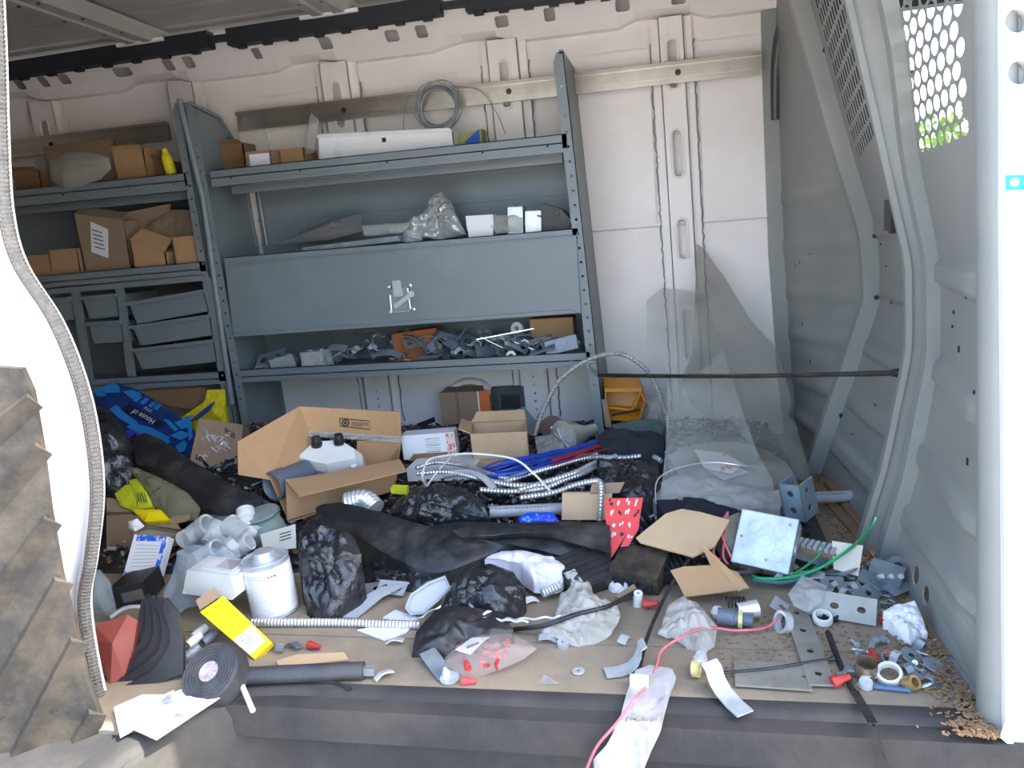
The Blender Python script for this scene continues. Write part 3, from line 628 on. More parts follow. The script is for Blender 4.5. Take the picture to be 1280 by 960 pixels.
# coil of steel wire hung on the rail
rng = random.Random(2); cc = P(548, 134, y=1.655); t = thing('wire_coil', 'coil of thin grey steel wire hanging on the aluminium rail', 'wire coil', cc-V((0, 0, .09)))
for k in range(8):
    ph = rng.uniform(0, 6.28); r = .078+rng.uniform(-.010, .012); off = V((rng.uniform(-.012, .012), rng.uniform(-.01, .01), rng.uniform(-.01, .01)))
    MB().tube([cc+off+V((r*math.cos(ph+i*.21), .006*math.sin(i*.5), r*(1.0+.06*math.sin(ph))*math.sin(ph+i*.21))) for i in range(31)], .0022, 5).build('wire_turn', galvd, t)
MB().tube(bez([P(560, 108, y=1.66), P(598, 112, y=1.66), P(620, 140, y=1.67), P(632, 168, y=1.68)]), .0016, 5).build('loose_end', galvd, t)
MB().tube(bez([P(525, 118, y=1.66), P(510, 122, y=1.66), P(505, 145, y=1.67), P(504, 163, y=1.68)]), .0016, 5).build('loose_end', galvd, t)
# top shelf of the left unit
for tl, tr, y, dep, m_, lab in (((55, 188), (142, 176), 1.55, .13, kraft, 'dull brown carton behind the clear plastic bag'), ((140, 187), (178, 184), 1.50, .12, board, 'small tan carton between the clear bag and a torn carton'), ((170, 196), (205, 200), 1.55, .10, boardd, 'dark brown torn carton beside the yellow bottle'), ((15, 213), (48, 212), 1.5, .12, boardd, 'dark little carton near the pale door pillar'), ((262, 180), (303, 178), 1.60, .1, boardd, 'brown carton behind the rounded end panel of the shelving')):
    t, a, b, l0, l1 = sbox('carton', lab, 'box', tl, tr, y, dep, e0 if tl[0] < 230 else dk1, m_); flap(t, a, b, (0, -.015, .012), m_)
crumple('plastic_bag', 'clear plastic bag slumped over the edge of the left top shelf', 'bag', [(60, 200), (80, 190), (112, 189), (135, 197), (139, 212), (122, 224), (98, 234), (80, 238), (64, 226)], plane(98, 236, 78, 0, y=1.39), clear, .012, .045, seed=5, fr=18, th=.004)
q = P(215, 214, y=1.46); q.z = e0; t = thing('bottle', 'slim yellow plastic bottle standing at the shelf post', 'bottle', q)
Mb = frame(0, 0, -8); MB().lathe([(0, 0), (.018, 0), (.021, .01), (.021, .09), (.017, .108), (.010, .115)], Mb, q, 16).build('body', yellow, t, smooth=True); MB().lathe([(.011, .113), (.011, .13), (0, .131)], Mb, q, 12).build('cap', yellow, t)
# middle shelf of the left unit
t, a, b, l0, l1 = sbox('carton', 'upright brown carton with a white shipping label', 'box', (93, 268), (154, 276), 1.46, .14, e1, kraft); up = (a-l0)
ly = V((0, -.002, 0)); f2 = lambda u, v: l0.lerp(l1, u).lerp(a.lerp(b, u), v)+ly
MB().slab([f2(.22, .42), f2(.56, .32), f2(.66, .82), f2(.32, .92)], (0, -.001, 0)).build('label', paper, t)
for k in range(5): MB().slab([f2(.32, .50+.07*k), f2(.52, .46+.07*k), f2(.525, .475+.07*k), f2(.325, .515+.07*k)], (0, -.0022, 0)).build('label_print', inkd, t)
flap(t, a, b, (0, .05, .03), kraft); flap(t, l0.lerp(a, .12), l0.lerp(l1, .9).lerp(b, .1), (.0, -.03, -.05), board)
t, a, b, l0, l1 = sbox('carton', 'crushed brown carton between the labelled carton and the tan cube', 'box', (150, 282), (212, 270), 1.56, .12, e1, kraft); flap(t, a, b, (.04, -.02, .05), kraft)
crumple('cardboard_sheet', 'crumpled brown cardboard sheet leaning in the left middle shelf', 'cardboard', [(163, 297), (190, 276), (212, 262), (240, 262), (247, 300), (222, 318), (205, 300)], plane(205, 322, 70, -8, y=1.48), kraft, .012, .01, fr=8, seed=2, th=.004)
t, a, b, l0, l1 = sbox('open_carton', 'small open tan carton tipped forward with a dark inside', 'box', (162, 300), (206, 315), 1.43, .10, e1, board); flap(t, a, b, (.02, .05, .045), board); flap(t, l0, l1, (0, -.01, .03), paper)
sbox('carton', 'tan cardboard cube at the right post of the left shelving', 'box', (215, 297), (249, 294), 1.43, .11, e1, board)
sbox('carton', 'low tan carton beside the labelled carton', 'box', (60, 313), (95, 310), 1.45, .12, e1, board); sbox('carton', 'low open tan carton beside the pale door pillar', 'box', (30, 320), (64, 318), 1.46, .12, e1, board)
# middle shelf of the right unit
GM = 'loose metal fittings on the middle shelf'
def shelfpt(px, py, y, z): q = P(px, py, y=y); q.z = z; return q
a, b = P(380, 300, y=1.45), P(502, 286, y=1.45)
o = MB().bar(V((a.x, 1.45, dk2+.03)), V((b.x, 1.44, dk2+.045)), .05, .02).bar(V((a.x+.05, 1.50, dk2+.02)), V((b.x-.05, 1.52, dk2+.02)), .05, .03).build('slotted_channel', galvd); tag(o, 'length of blue-grey slotted steel channel on the middle shelf', 'channel')
crumple('wrapped_tubes', 'long parcel in dark clear wrap at the shelf back', 'parcel', [(345, 305), (372, 292), (420, 272), (450, 266), (452, 288), (410, 300)], plane(400, 303, 60, 0, y=1.52), mat('smoky_film', (120, 120, 120), .25, alpha=.6), .01, .02, seed=7, fr=20)
crumple('wrapped_rods', 'bundle of bright rods in clear wrap', 'parcel', [(452, 281), (500, 278), (520, 276), (500, 291), (455, 294)], plane(480, 292, 60, 0, y=1.46), clear, .008, .015, seed=8, fr=24)
jbox('metal_box', 'small square steel box tilted beside the silver crumpled bag', shelfpt(513, 282, 1.46, dk2+.035), (.06, .05, .05), frame(25, 35, 20), zinc)
crumple('plastic_bag', 'tall crumpled clear bag of parts on the middle shelf', 'bag', [(505, 294), (512, 275), (528, 262), (540, 244), (551, 238), (562, 250), (572, 272), (582, 292), (545, 298)], plane(545, 297, 72, 0, y=1.46), mat('silver_film', (182, 184, 182), .2, .3, alpha=.85), .03, .03, seed=9, fr=22, th=.01)
sbox('white_box', 'bright white box on the middle shelf beside a clear wrap', 'box', (582, 270), (616, 268), 1.45, .06, dk2, paper)
crumple('plastic_bag', 'small clear bag lying against the bright white box', 'bag', [(610, 284), (620, 268), (640, 266), (654, 272), (652, 288), (620, 291)], plane(630, 290, 65, 0, y=1.44), clear, .012, .014, seed=4, fr=24)
for tl, tr, lab in (((633, 259), (653, 257), 'narrow galvanised box standing behind a small clear bag'), ((655, 264), (676, 261), 'narrow galvanised box standing beside the black plastic case')):
    a, b = P(*tl, y=1.47), P(*tr, y=1.47); h = a.z-dk2; jbox('metal_box', lab, ((a.x+b.x)/2, 1.49, dk2+h/2), (b.x-a.x, .05, h), frame(0, 0, 3))
t = thing('plastic_case', 'black ribbed plastic case at the right end of the middle shelf', 'case', shelfpt(693, 280, 1.47, dk2)); q = WL[t]
MB().slab([q+V(p) for p in ((-.06, 0, 0), (.055, 0, 0), (.06, 0, .06), (.03, 0, .10), (-.045, 0, .13), (-.062, 0, .08))], (0, .1, 0)).build('body', black, t)
m = MB(); m.bar(q+V((-.06, -.004, .085)), q+V((.055, -.004, .055)), .006, .006); m.lathe([(0, .004), (.012, .004), (.013, 0)], axis((0, -1, 0)), q+V((.01, 0, .09)), 12); m.lathe([(0, .004), (.008, .004), (.009, 0)], axis((0, -1, 0)), q+V((-.01, 0, .035)), 12); m.build('seam', black, t)
sbox('white_card', 'white card at the right post of the middle shelf', 'card', (712, 262), (719, 260), 1.43, .05, dk2, paper)
# bottom shelf of the right unit: steel boxes, brackets and covers
z3 = dk3; rng = random.Random(11)
jbox('metal_box', 'plain grey steel box with one round hole on the lower shelf', shelfpt(355, 450, 1.46, z3+.038), (.10, .06, .055), frame(14, 0, -12), galvd)
jbox('metal_box', 'square galvanised box with three knock-outs facing the door', shelfpt(396, 445, 1.45, z3+.045), (.105, .07, .075), frame(-6, 0, -2), galv)
strap('cover_plate', 'grey cover plate lying slanted behind the lower shelf lip', shelfpt(338, 446, 1.5, z3+.05), frame(10, 35, -15), .13, .08, rackd, cat='cover plate')
strap('cover_plate', 'bright cover plate at the left end of the lower shelf', shelfpt(326, 457, 1.44, z3+.02), frame(0, 20, 0), .06, .04, zinc, cat='cover plate')
jbox('metal_box', 'long blue-grey steel box with four round knock-outs on the lower shelf', shelfpt(703, 423, 1.44, z3+.05), (.125, .05, .055), frame(-8, -20, -12), galvd)
t = thing('carton', 'rust orange carton at the back of the lower shelf, by the right end', 'box', shelfpt(690, 405, 1.60, z3)); q = WL[t]; MB().box(q+V((0, .03, .07)), (.17, .09, .14)).build('body', board, t); MB().box(q+V((.01, -.016, .11)), (.09, .003, .012)).build('slot', board, t)
t = thing('carton', 'rust orange carton lying behind loose brackets on the lower shelf', 'box', shelfpt(520, 418, 1.58, z3)); q = WL[t]; MB().box(q+V((0, .03, .06)), (.19, .09, .12), frame(0, 0, -4)).build('body', mat('cardboard_rust', (168, 100, 58), .85), t); MB().box(q+V((.0, .03, .122)), (.18, .08, .003), frame(0, 0, -4)).build('lid', mat('cardboard_rust', (0, 0, 0)), t)
o = MB().bar(shelfpt(596, 430, 1.46, z3+.09), shelfpt(668, 420, 1.5, z3+.115), .012, .004).build('steel_strip', zinc); tag(o, 'thin bright steel strip lying across the fittings', 'strip')
kinds = ['grey steel bracket among the fittings on the lower shelf', 'blue-grey mud ring among the fittings on the lower shelf', 'dull steel box cover among the fittings on the lower shelf', 'bright conduit strap among the fittings on the lower shelf']
for k in range(60):
    px = rng.uniform(418, 690); y = rng.uniform(1.44, 1.62); c = shelfpt(px, 440, y, z3+.018+rng.uniform(0, .05)+.03*(y-1.44)/.2)
    M = frame(rng.uniform(-60, 60), rng.uniform(-50, 40), rng.uniform(-45, 45)); j = k % 4; gr = 'small fittings on the lower shelf'
    if j == 0: strap('bracket', kinds[0], c, M, rng.uniform(.08, .16), .035, galvd, grp=gr, bend=[(-.06, .0), (-.03, .018), (.0, .022), (.03, .018), (.06, 0)])
    elif j == 1:
        o = MB().plate(rect(-.05, -.05, .05, .05), [ell(0, 0, .034, .034, 16), ell(.042, .042, .003, .003, 6), ell(-.042, -.042, .003, .003, 6)], lambda u, v: c+M@V((u, v, 0)), M@V((0, 0, 1)), .006).build('mud_ring', mat('blue_zinc', (134, 150, 162), .38, .4, c2=(96, 110, 122), sc=20, amt=.6)); tag(o, kinds[1], 'mud ring', gr+', rings')
    elif j == 2: strap('box_cover', kinds[2], c, M, .095, .055, galvd if k % 3 else galv, holes=2, cat='cover', grp=gr+', covers')
    else: strap('conduit_strap', kinds[3], c, M, .07, .018, zinc, holes=2, grp=gr+', straps', bend=[(-.04, 0), (-.02, 0), (-.018, .012), (-.008, .022), (.008, .022), (.018, .012), (.02, 0), (.04, 0)], cat='strap')
o = MB().lathe([(.010, -.004), (.02, -.004), (.02, .004), (.010, .004), (.010, -.004)], axis((-.2, -1, .3)), shelfpt(638, 434, 1.415, z3+.026), 20).build('bushing', whitep, smooth=True); tag(o, 'white plastic bushing at the lip of the lower shelf', 'bushing')
o = MB().lathe([(.010, -.004), (.024, -.004), (.024, .02), (.010, .02), (.010, -.004)], axis((-.2, -1, .3)), shelfpt(648, 412, 1.55, z3+.11), 20).build('bushing', whitep, smooth=True); tag(o, 'pale plastic sleeve under the drop door, next to the orange carton', 'bushing')
# ================================================================ THE HEAP ON THE FLOOR
def GP(l, dz=.0): return [G(*q[:2], q[2] if len(q) > 2 else dz) for q in l]
def quad(par, pts, m_, name='panel', th=.004):
    pts = [V(p) for p in pts]; n = (pts[1]-pts[0]).cross(pts[2]-pts[0]).normalized(); n = n if n.dot(CAM-pts[0]) < 0 else -n
    return MB().slab(pts, n*th).build(name, m_, par)
def ptag(o, lab, cat, grp=None): return tag(o, lab, cat, grp)
def flat(name, lab, cat, poly, pl, m_, th=.003, grp=None):
    return tag(MB().slab([on(pl, *q) for q in poly], -pl[1]*th).build(name, m_), lab, cat, grp)
def gbox(name, lab, cat, bl, br, h, dep, m_, dz=0., dy=0., grp=None, top=None, lean=0., z=None):
    a = G(*bl, dz) if z is None else P(*bl, z=z); b = P(*br, y=a.y+dy); e1 = b-a; e2 = V((-e1.y, e1.x, 0)).normalized()*dep; e3 = V((-e1.z, 0, e1.x)).normalized(); e3 = (e3+e2.normalized()*lean).normalized()*h
    if top: e3 = e3*1.0
    t = thing(name, lab, cat, (a+b)/2, grp); MB().slab([a, b, b+e2, a+e2], e3).build('body', m_, t)
    return t, a, e1, e2, e3
def hollow(t, a, e1, e2, e3, m_, th=.004):         # five walls of an open box
    m = MB(); n1, n2, n3 = e1.normalized()*th, e2.normalized()*th, e3.normalized()*th
    m.slab([a, a+e1, a+e1+e3, a+e3], n2); m.slab([a+e2, a+e1+e2, a+e1+e2+e3, a+e2+e3], -n2); m.slab([a, a+e2, a+e2+e3, a+e3], n1); m.slab([a+e1, a+e1+e2, a+e1+e2+e3, a+e1+e3], -n1); m.slab([a, a+e1, a+e1+e2, a+e2], n3)
    return m.build('body', m_, t)
def cable(name, lab, cat, pts, r, m_, dz=.0, seg=6, grp=None, flexs=False, n=8, par=None):
    q = bez(GP(pts, dz+r), n)
    if flexs: q = resample(q, .005); o = MB().tube(q, r, 10, lambda i: r if i % 2 else r*.74).build(name, m_, par)
    else: o = MB().tube(q, r, seg).build(name, m_, par, smooth=60)
    return o if par else tag(o, lab, cat, grp)
FL = lambda px, py, z=.0015: P(px, py, z=z)
floorp = lambda px, py, z=.004: (P(px, py, z=z), V((0, 0, 1)))
# ---- loose scrap that fills the heap
rng = random.Random(21); m = MB(); SCR = [black, mat('scrap_card', (104, 86, 68), .9), galvd, cloth, mat('scrap_paper', (168, 164, 158), .8), mat('scrap_grey', (112, 112, 112), .6), boardd, tarp, bluem]
wts = [0, 0, 0, 0, 2, 2, 3, 3, 3, 1, 1, 4, 4, 5, 6, 6, 7, 7, 8]
def hm(u, v):
    x, y = -1.75+2.12*u, .42+1.27*v; return V((x, y, max(-.002, H(x, y)-.03+.012*noise.noise(V((x, y, 0))*9))))
m.k = 7; m.grid(hm, 44, 28)
for k in range(7500):
    x = rng.uniform(-1.7, .34); y = .42+1.24*rng.random(); h = H(x, y)
    if h < .03 or y < .46 and rng.random() < .6: continue
    m.k = rng.choice(wts); c = V((x, y, h-.012-rng.uniform(0, .014))); M = frame(rng.uniform(0, 360), rng.uniform(-35, 35), rng.uniform(-35, 35))
    s = rng.uniform(.005, .02); m.box(c, (s*rng.uniform(.6, 2), s*rng.uniform(.3, .8), rng.uniform(.002, .008)), M)
o = stuff(m.build('loose_scrap', SCR)); o['label'] = 'mixed small scrap and dark litter filling the heap on the van floor'; o['category'] = 'scrap'
# ---- back row under the shelves
t, a, e1, e2, e3 = gbox('carton', 'upright tan carton with an orange printed side by the wheel arch', 'box', (552, 530), (601, 530), .135, .12, kraft, y_ if False else .0) if False else gbox('carton', 'upright tan carton with an orange printed side by the wheel arch', 'box', (553, 531), (600, 529), .135, .12, kraft)
quad(t, [a+e1*.44+V((0, -.002, 0)), a+e1*.5+V((0, -.002, 0)), a+e1*.5+e3+V((0, -.002, 0)), a+e1*.42+e3+V((0, -.002, 0))], boardd, 'tape_seam', .001)
quad(t, [a+e1*.99+V((.002, -.004, 0)), a+e1*1.30+V((0, .01, 0)), a+e1*1.30+e3+V((0, .01, 0)), a+e1*1.0+e3+V((.002, -.004, 0))], orange, 'printed_side', .002)
quad(t, [a+e1*1.0+V((.002, -.006, 0)), a+e1*1.05+V((0, -.006, 0)), a+e1*1.05+e3+V((0, -.006, 0)), a+e1*1.0+e3+V((.002, -.006, 0))], paper, 'white_stripe', .001)
t, a, e1, e2, e3 = gbox('equipment_case', 'dark grey case with a sunken square window beside the wheel arch', 'case', (617, 522), (657, 520), .125, .1, mat('case_grey', (82, 84, 80), .6, c2=(60, 62, 60), sc=12, amt=.6)); quad(t, [a+e1*.3+e3*.3+V((0, -.003, 0)), a+e1*.85+e3*.3+V((0, -.003, 0)), a+e1*.85+e3*.75+V((0, -.003, 0)), a+e1*.3+e3*.75+V((0, -.003, 0))], black, 'window', .002)
m = MB(); c = a+e1*.57+e3*.52+V((0, -.006, 0)); q = [c+V((sx*.045, 0, sz*.04)) for sx, sz in ((-1, -1), (1, -1), (1, 1), (-1, 1), (-1, -1))]; m.tube(q, .005, 5); m.build('window_frame', pipeg, t)
flat('panel_offcut', 'grey green panel offcut leaning behind the small open box', 'panel', [(633, 518), (655, 508), (672, 528), (668, 546), (650, 540)], plane(650, 545, 40, 10, dz=.03), rackd)
# yellow bin
bp_ = plane(780, 530, 78, 0, y=1.42); t = thing('storage_bin', 'amber plastic stacking bin tipped up against the white wall', 'bin', on(bp_, 780, 527))
F = [on(bp_, *q) for q in ((757, 488), (801, 488), (806, 500), (798, 526), (760, 524))]; d = V((-.01, .10, .03))
quad(t, [p+d for p in F], binor, 'bin_floor')
for i in range(5): quad(t, [F[i], F[(i+1) % 5], F[(i+1) % 5]+d, F[i]+d], binor, 'bin_wall')
m = MB(); m.bar(on(bp_, 756, 487), on(bp_, 802, 487), .016, .014); m.bar(on(bp_, 801, 489), on(bp_, 789, 513), .008, .008); m.bar(on(bp_, 761, 509), on(bp_, 796, 513), .008, .008); m.build('bin_rim', binor, t)
cable('drill_bit', 'dark twisted rod lying in the amber bin', 'rod', [(765, 519, .13), (800, 512, .13)], .004, dark)
flat('cardboard_strip', 'cardboard strip standing beside the amber bin', 'cardboard', [(752, 500), (758, 498), (765, 535), (757, 534)], plane(760, 535, 80, 20, y=1.38), kraft)
crumple('white_sack', 'crumpled pale sack behind the flexible conduit arch', 'sack', [(805, 500), (822, 496), (835, 510), (838, 535), (815, 540), (803, 528)], plane(820, 540, 65, 0, y=1.46), dustf, .014, .03, base=.1, seed=12)
crumple('green_cloth', 'grey green cloth in front of the amber bin', 'cloth', [(765, 530), (790, 524), (820, 524), (832, 532), (826, 545), (790, 542), (770, 540)], plane(800, 545, 35, 0, dz=.05), mat('green_cloth', (92, 104, 100), .9, c2=(66, 90, 80), sc=10, amt=.7), .012, .01, base=.08, seed=13)
crumple('jacket', 'crumpled dark navy jacket in front of the amber bin', 'jacket', [(745, 545), (760, 535), (790, 538), (815, 536), (830, 545), (830, 570), (815, 580), (790, 572), (770, 568), (748, 562)], plane(790, 578, 30, 0, dz=.04), cloth, .022, .03, base=.06, seed=14, fr=10)
# reflector lamp and disc
c0_, c1_ = G(706, 548, .06), G(742, 540, .07)+V((.02, .06, -.01)); t = thing('reflector_lamp', 'silver reflector lamp with a starred glass face lying on its side', 'lamp', c0_-V((0, 0, .06)))
M_ = axis((V((c0_-c1_))*1.0+V((-.02, -.06, .0))).normalized()); MB().lathe([(0, -.145), (.022, -.14), (.026, -.09), (.045, -.05), (.062, .0), (.064, .006), (.060, .008)], M_, c0_, 28).build('reflector', mat('lamp_silver', (206, 206, 200), .22, .6, alpha=.9), t, smooth=True)
MB().lathe([(.060, .006), (.03, .012), (0, .014)], M_, c0_, 28).build('lens', clear, t, smooth=True)
m = MB()
for k in range(9): a_ = k*.7; m.bar(c0_+M_@V((0, 0, .016)), c0_+M_@V((.04*math.cos(a_), .04*math.sin(a_), .013)), .004, .003)
m.build('star_facets', zinc, t)
c = G(690, 535, .05); t = thing('round_disc', 'brown fibre disc with four holes leaning by the wheel arch', 'disc', c-V((0, 0, .04)))
MB().plate(ell(0, 0, .043, .043, 28), [ell(.02*math.cos(a_), .02*math.sin(a_), .006, .006, 10) for a_ in (.4, 2, 3.5, 5)], lambda u, v: c+V((u, v*.25, v)), (0, 1, 0), .006).build('plate', mat('fibre_brown', (108, 86, 82), .7), t); MB().lathe([(0, .004), (.006, .003), (.007, 0)], axis((0, -1, .2)), c+V((0, -.003, 0)), 10).build('hub_screw', zinc, t)
t, a, e1, e2, e3 = gbox('small_carton', 'flat brown carton under the brown fibre disc', 'box', (660, 542), (700, 540), .03, .08, board, dz=.0)
crumple('clear_tray', 'clear plastic blister beside the silver reflector lamp', 'blister', [(668, 545), (690, 540), (706, 560), (700, 572), (672, 572)], plane(690, 572, 25, 0, dz=.03), clear, .01, .012, seed=6)
# open cartons in the middle
a = G(592, 585, .0); b = P(663, 582, y=a.y+.03); e1 = b-a; e2 = V((-.03, .15, 0)); e3 = V((-.004, .01, .115)); t = thing('open_carton', 'pale open cardboard box with torn flaps, empty', 'box', (a+b)/2); hollow(t, a, e1, e2, e3, boardl)
flap(t, a+e3, a+e3+e1, V((0, -.012, -.085)), boardl); flap(t, a+e2+e3, a+e2+e3+e1, V((0, .03, .03)), boardl); flap(t, a+e3, a+e3+e2, V((-.035, -.02, .02)), boardl)
crumple('paper_wad', 'crumpled white paper standing behind the pale open box', 'paper', [(588, 527), (600, 514), (614, 527), (610, 535), (592, 535)], plane(600, 536, 70, 0, y=1.25), paper, .01, .01, seed=15)
t, a, e1, e2, e3 = gbox('printed_carton', 'white carton with red print and fine text, one torn end', 'carton', (505, 575), (571, 570), .085, .07, paper, dz=.02, dy=.02)
f_ = lambda u, v, o=.0015: a+e1*u+e3*v+V((0, -o, 0))
quad(t, [f_(.84, .05), f_(.99, .05), f_(.99, .95), f_(.84, .95)], mat('red_white_print', (226, 196, 190), .6, c2=(206, 92, 76), sc=90, amt=1, thr=(.5, .55)), 'red_print', .001)
for k in range(7): quad(t, [f_(.45, .25+.09*k), f_(.72, .25+.09*k), f_(.72, .265+.09*k), f_(.45, .265+.09*k)], inkd if k % 3 == 0 else pipel, 'text_line', .001)
quad(t, [f_(.08, -.05), f_(.95, -.1), f_(.9, .2), f_(.2, .22)], boardd, 'torn_edge', .001)
t, a, e1, e2, e3 = gbox('white_tray', 'shallow white plastic tray under the coiled conduit', 'tray', (510, 602), (595, 600), .045, .16, whitep, dz=-.02)
quad(t, [a+e1*.05+e3*1.02+e2*.1, a+e1*.95+e3*1.02+e2*.1, a+e1*.95+e3*1.02+e2*.9, a+e1*.05+e3*1.02+e2*.9], whitep, 'tray_well', .002)
# big carton with the pump housing
a = G(360, 652, -.01); b = G(492, 612, .0); hz = V((b.x-a.x, b.y-a.y, 0)).normalized(); nin = V((-hz.y, hz.x, 0))
vf = (a, -nin); vb = (a+nin*.20, -nin); t = thing('open_carton', 'big open cardboard box lying with its flaps spread, holding a white housing', 'box', a.lerp(b, .5))
Q = lambda pl, *q: on(pl, *q)
quad(t, [Q(vf, 357, 600), Q(vf, 498, 578), Q(vf, 490, 614), Q(vf, 359, 650)], board, 'front_wall')
kf = (Q(vf, 370, 612), V((0, -.75, .66)))
quad(t, [Q(vf, 357, 601), Q(vf, 500, 574), Q(vf, 500, 574)+V((.045, -.07, -.015)), Q(vf, 357, 601)+V((.075, -.07, -.022))], board, 'front_flap')
quad(t, [Q(vb, 374, 508), Q(vb, 500, 515), Q(vb, 502, 548), Q(vb, 374, 540)], board, 'back_flap')
bq = [Q(vb, 374, 508), Q(vb, 500, 515), Q(vb, 502, 548), Q(vb, 374, 540)]
quad(t, [bq[3]+V((.0, -.004, .008)), bq[2]+V((0, -.004, .008)), bq[2]+V((0, -.006, -.014)), bq[3]+V((.02, -.006, -.012))], clear, 'packing_tape', .002)
quad(t, [Q(vb, 446, 551), Q(vb, 502, 549), Q(vb, 498, 581), Q(vb, 447, 583)], board, 'inner_flap')
L1, L2 = Q(vb, 374, 508), Q(vb, 391, 547); F1 = Q((a-nin*-.06, -nin), 338, 600); F2 = Q((a+nin*.08, -nin), 297, 552)
quad(t, [L1, F2, F1, L2], board, 'side_flap')
quad(t, [F2, F2+V((-.008, -.01, -.10)), F1+V((-.03, .03, -.0)), F1], board, 'side_flap_edge')
quad(t, [a, b, b+nin*.2, a+nin*.2], board, 'carton_floor'); quad(t, [b, b+nin*.2, Q(vb, 498, 560), Q(vf, 496, 588)], board, 'end_wall')
quad(t, [a+nin*.03, a+nin*.2, L2, F1], board, 'end_wall')
pm = lambda u, v: bq[0].lerp(bq[1], u).lerp(bq[3].lerp(bq[2], u), v)+(-nin)*.0055
m = MB(); z = [pm(*q) for q in ((.385, .36), (.68, .40), (.68, .72), (.385, .66), (.385, .36))]; m.tube(z, .0012, 4); m.build('printed_frame', inkd, t)
m = MB(); c = pm(.44, .52); m.lathe([(.0125, 0), (.0125, .0008), (.0085, .0008), (.0085, 0), (.0125, 0)], axis(-nin), c, 18); m.lathe([(0, .0008), (.005, .0008), (.005, 0)], axis(-nin), c, 6); m.build('printed_emblem', inkd, t)
for k in range(3): quad(t, [pm(.5, .47+.06*k), pm(.66-.05*(k == 2), .49+.06*k), pm(.66-.05*(k == 2), .51+.06*k), pm(.5, .49+.06*k)], inkd, 'printed_line', .0005)
# white housing
hp = plane(410, 575, 38, 12, z=(a.z+.14)); t = thing('pump_housing', 'white moulded housing with a grey pipe stub inside the big open box', 'housing', on(hp, 410, 590)-V((0, 0, .08)))
to = [on(hp, *q) for q in ((372, 571), (393, 552), (425, 550), (443, 561), (444, 573), (408, 580), (392, 577))]; cen = sum(to, V())/len(to); dn = -hp[1]*.035
lo = [cen+(p-cen)*1.22+dn for p in to]; lo2 = [cen+(p-cen)*1.25-hp[1]*.10 for p in to]; k = len(to); m = MB()
m.add(to+lo+lo2, [list(range(k))]+[(i, (i+1) % k, k+(i+1) % k, k+i) for i in range(k)]+[(k+i, k+(i+1) % k, 2*k+(i+1) % k, 2*k+i) for i in range(k)]+[list(range(3*k-1, 2*k-1, -1))]); m.build('shell', whitep, t)
for px, py in ((396, 556), (424, 553)): MB().lathe([(.0, .028), (.013, .028), (.015, .022), (.015, .008), (.018, .006), (.018, -.004)], axis(V((.1, -.2, 1))), on(hp, px, py), 16).build('cap', black, t, smooth=True)
for px, py in ((397, 588), (441, 572)): MB().lathe([(0, .006), (.009, .006), (.012, 0)], axis((.3, -1, .4)), on(hp, px, py)-hp[1]*.035+V((0, -.012, 0)), 14).build('screw_boss', whitep, t)
pc = on((on(hp, 372, 590)+V((-.02, -.06, -.03)), -nin), 346, 606); px_ = V((-.36, -.92, -.02)).normalized()
MB().lathe([(.040, .02), (.046, .018), (.046, -.03), (.041, -.034), (.041, -.12), (.036, -.12), (.036, .01), (.040, .02)], axis(px_), pc, 28).build('pipe_stub', pipeg, t, smooth=True)
MB().lathe([(0, -.05), (.036, -.05)], axis(px_), pc, 20).build('pipe_inside', pipeg, t)
# carton with silver print
cp = plane(240, 577, 62, 18, dz=.0); t = thing('printed_carton', 'brown carton smeared with silver print beside the blue bag', 'box', on(cp, 265, 595))
FQ = [on(cp, *q) for q in ((249, 523), (304, 531), (296, 603), (237, 577))]; back = -cp[1]*.09
MB().slab(FQ, back).build('body', kraft, t); rng = random.Random(4); m = MB(); f_ = lambda u, v: FQ[0].lerp(FQ[1], u).lerp(FQ[3].lerp(FQ[2], u), v)+cp[1]*.001
for k in range(26):
    u, v = rng.uniform(.1, .7), 0; v = min(.85, .2+.75*(1-u)*rng.random()+.05*rng.random()); m.tube([f_(u, v), f_(u+rng.uniform(-.07, .07), v+rng.uniform(-.08, .08)), f_(u+rng.uniform(.0, .12), v+rng.uniform(-.08, .08))], .0026, 4)
stuff(m.build('silver_print', mat('silver_ink', (206, 204, 204), .3, .3), t))
m = MB()
for k in range(5): m.bar(f_(.62+.05*k, .10+.02*k), f_(.63+.05*k, .2+.02*k), .003, .003); m.bar(f_(.12+.035*k, .80), f_(.12+.035*k, .9), .003, .003)
stuff(m.build('printed_text', inkd, t))
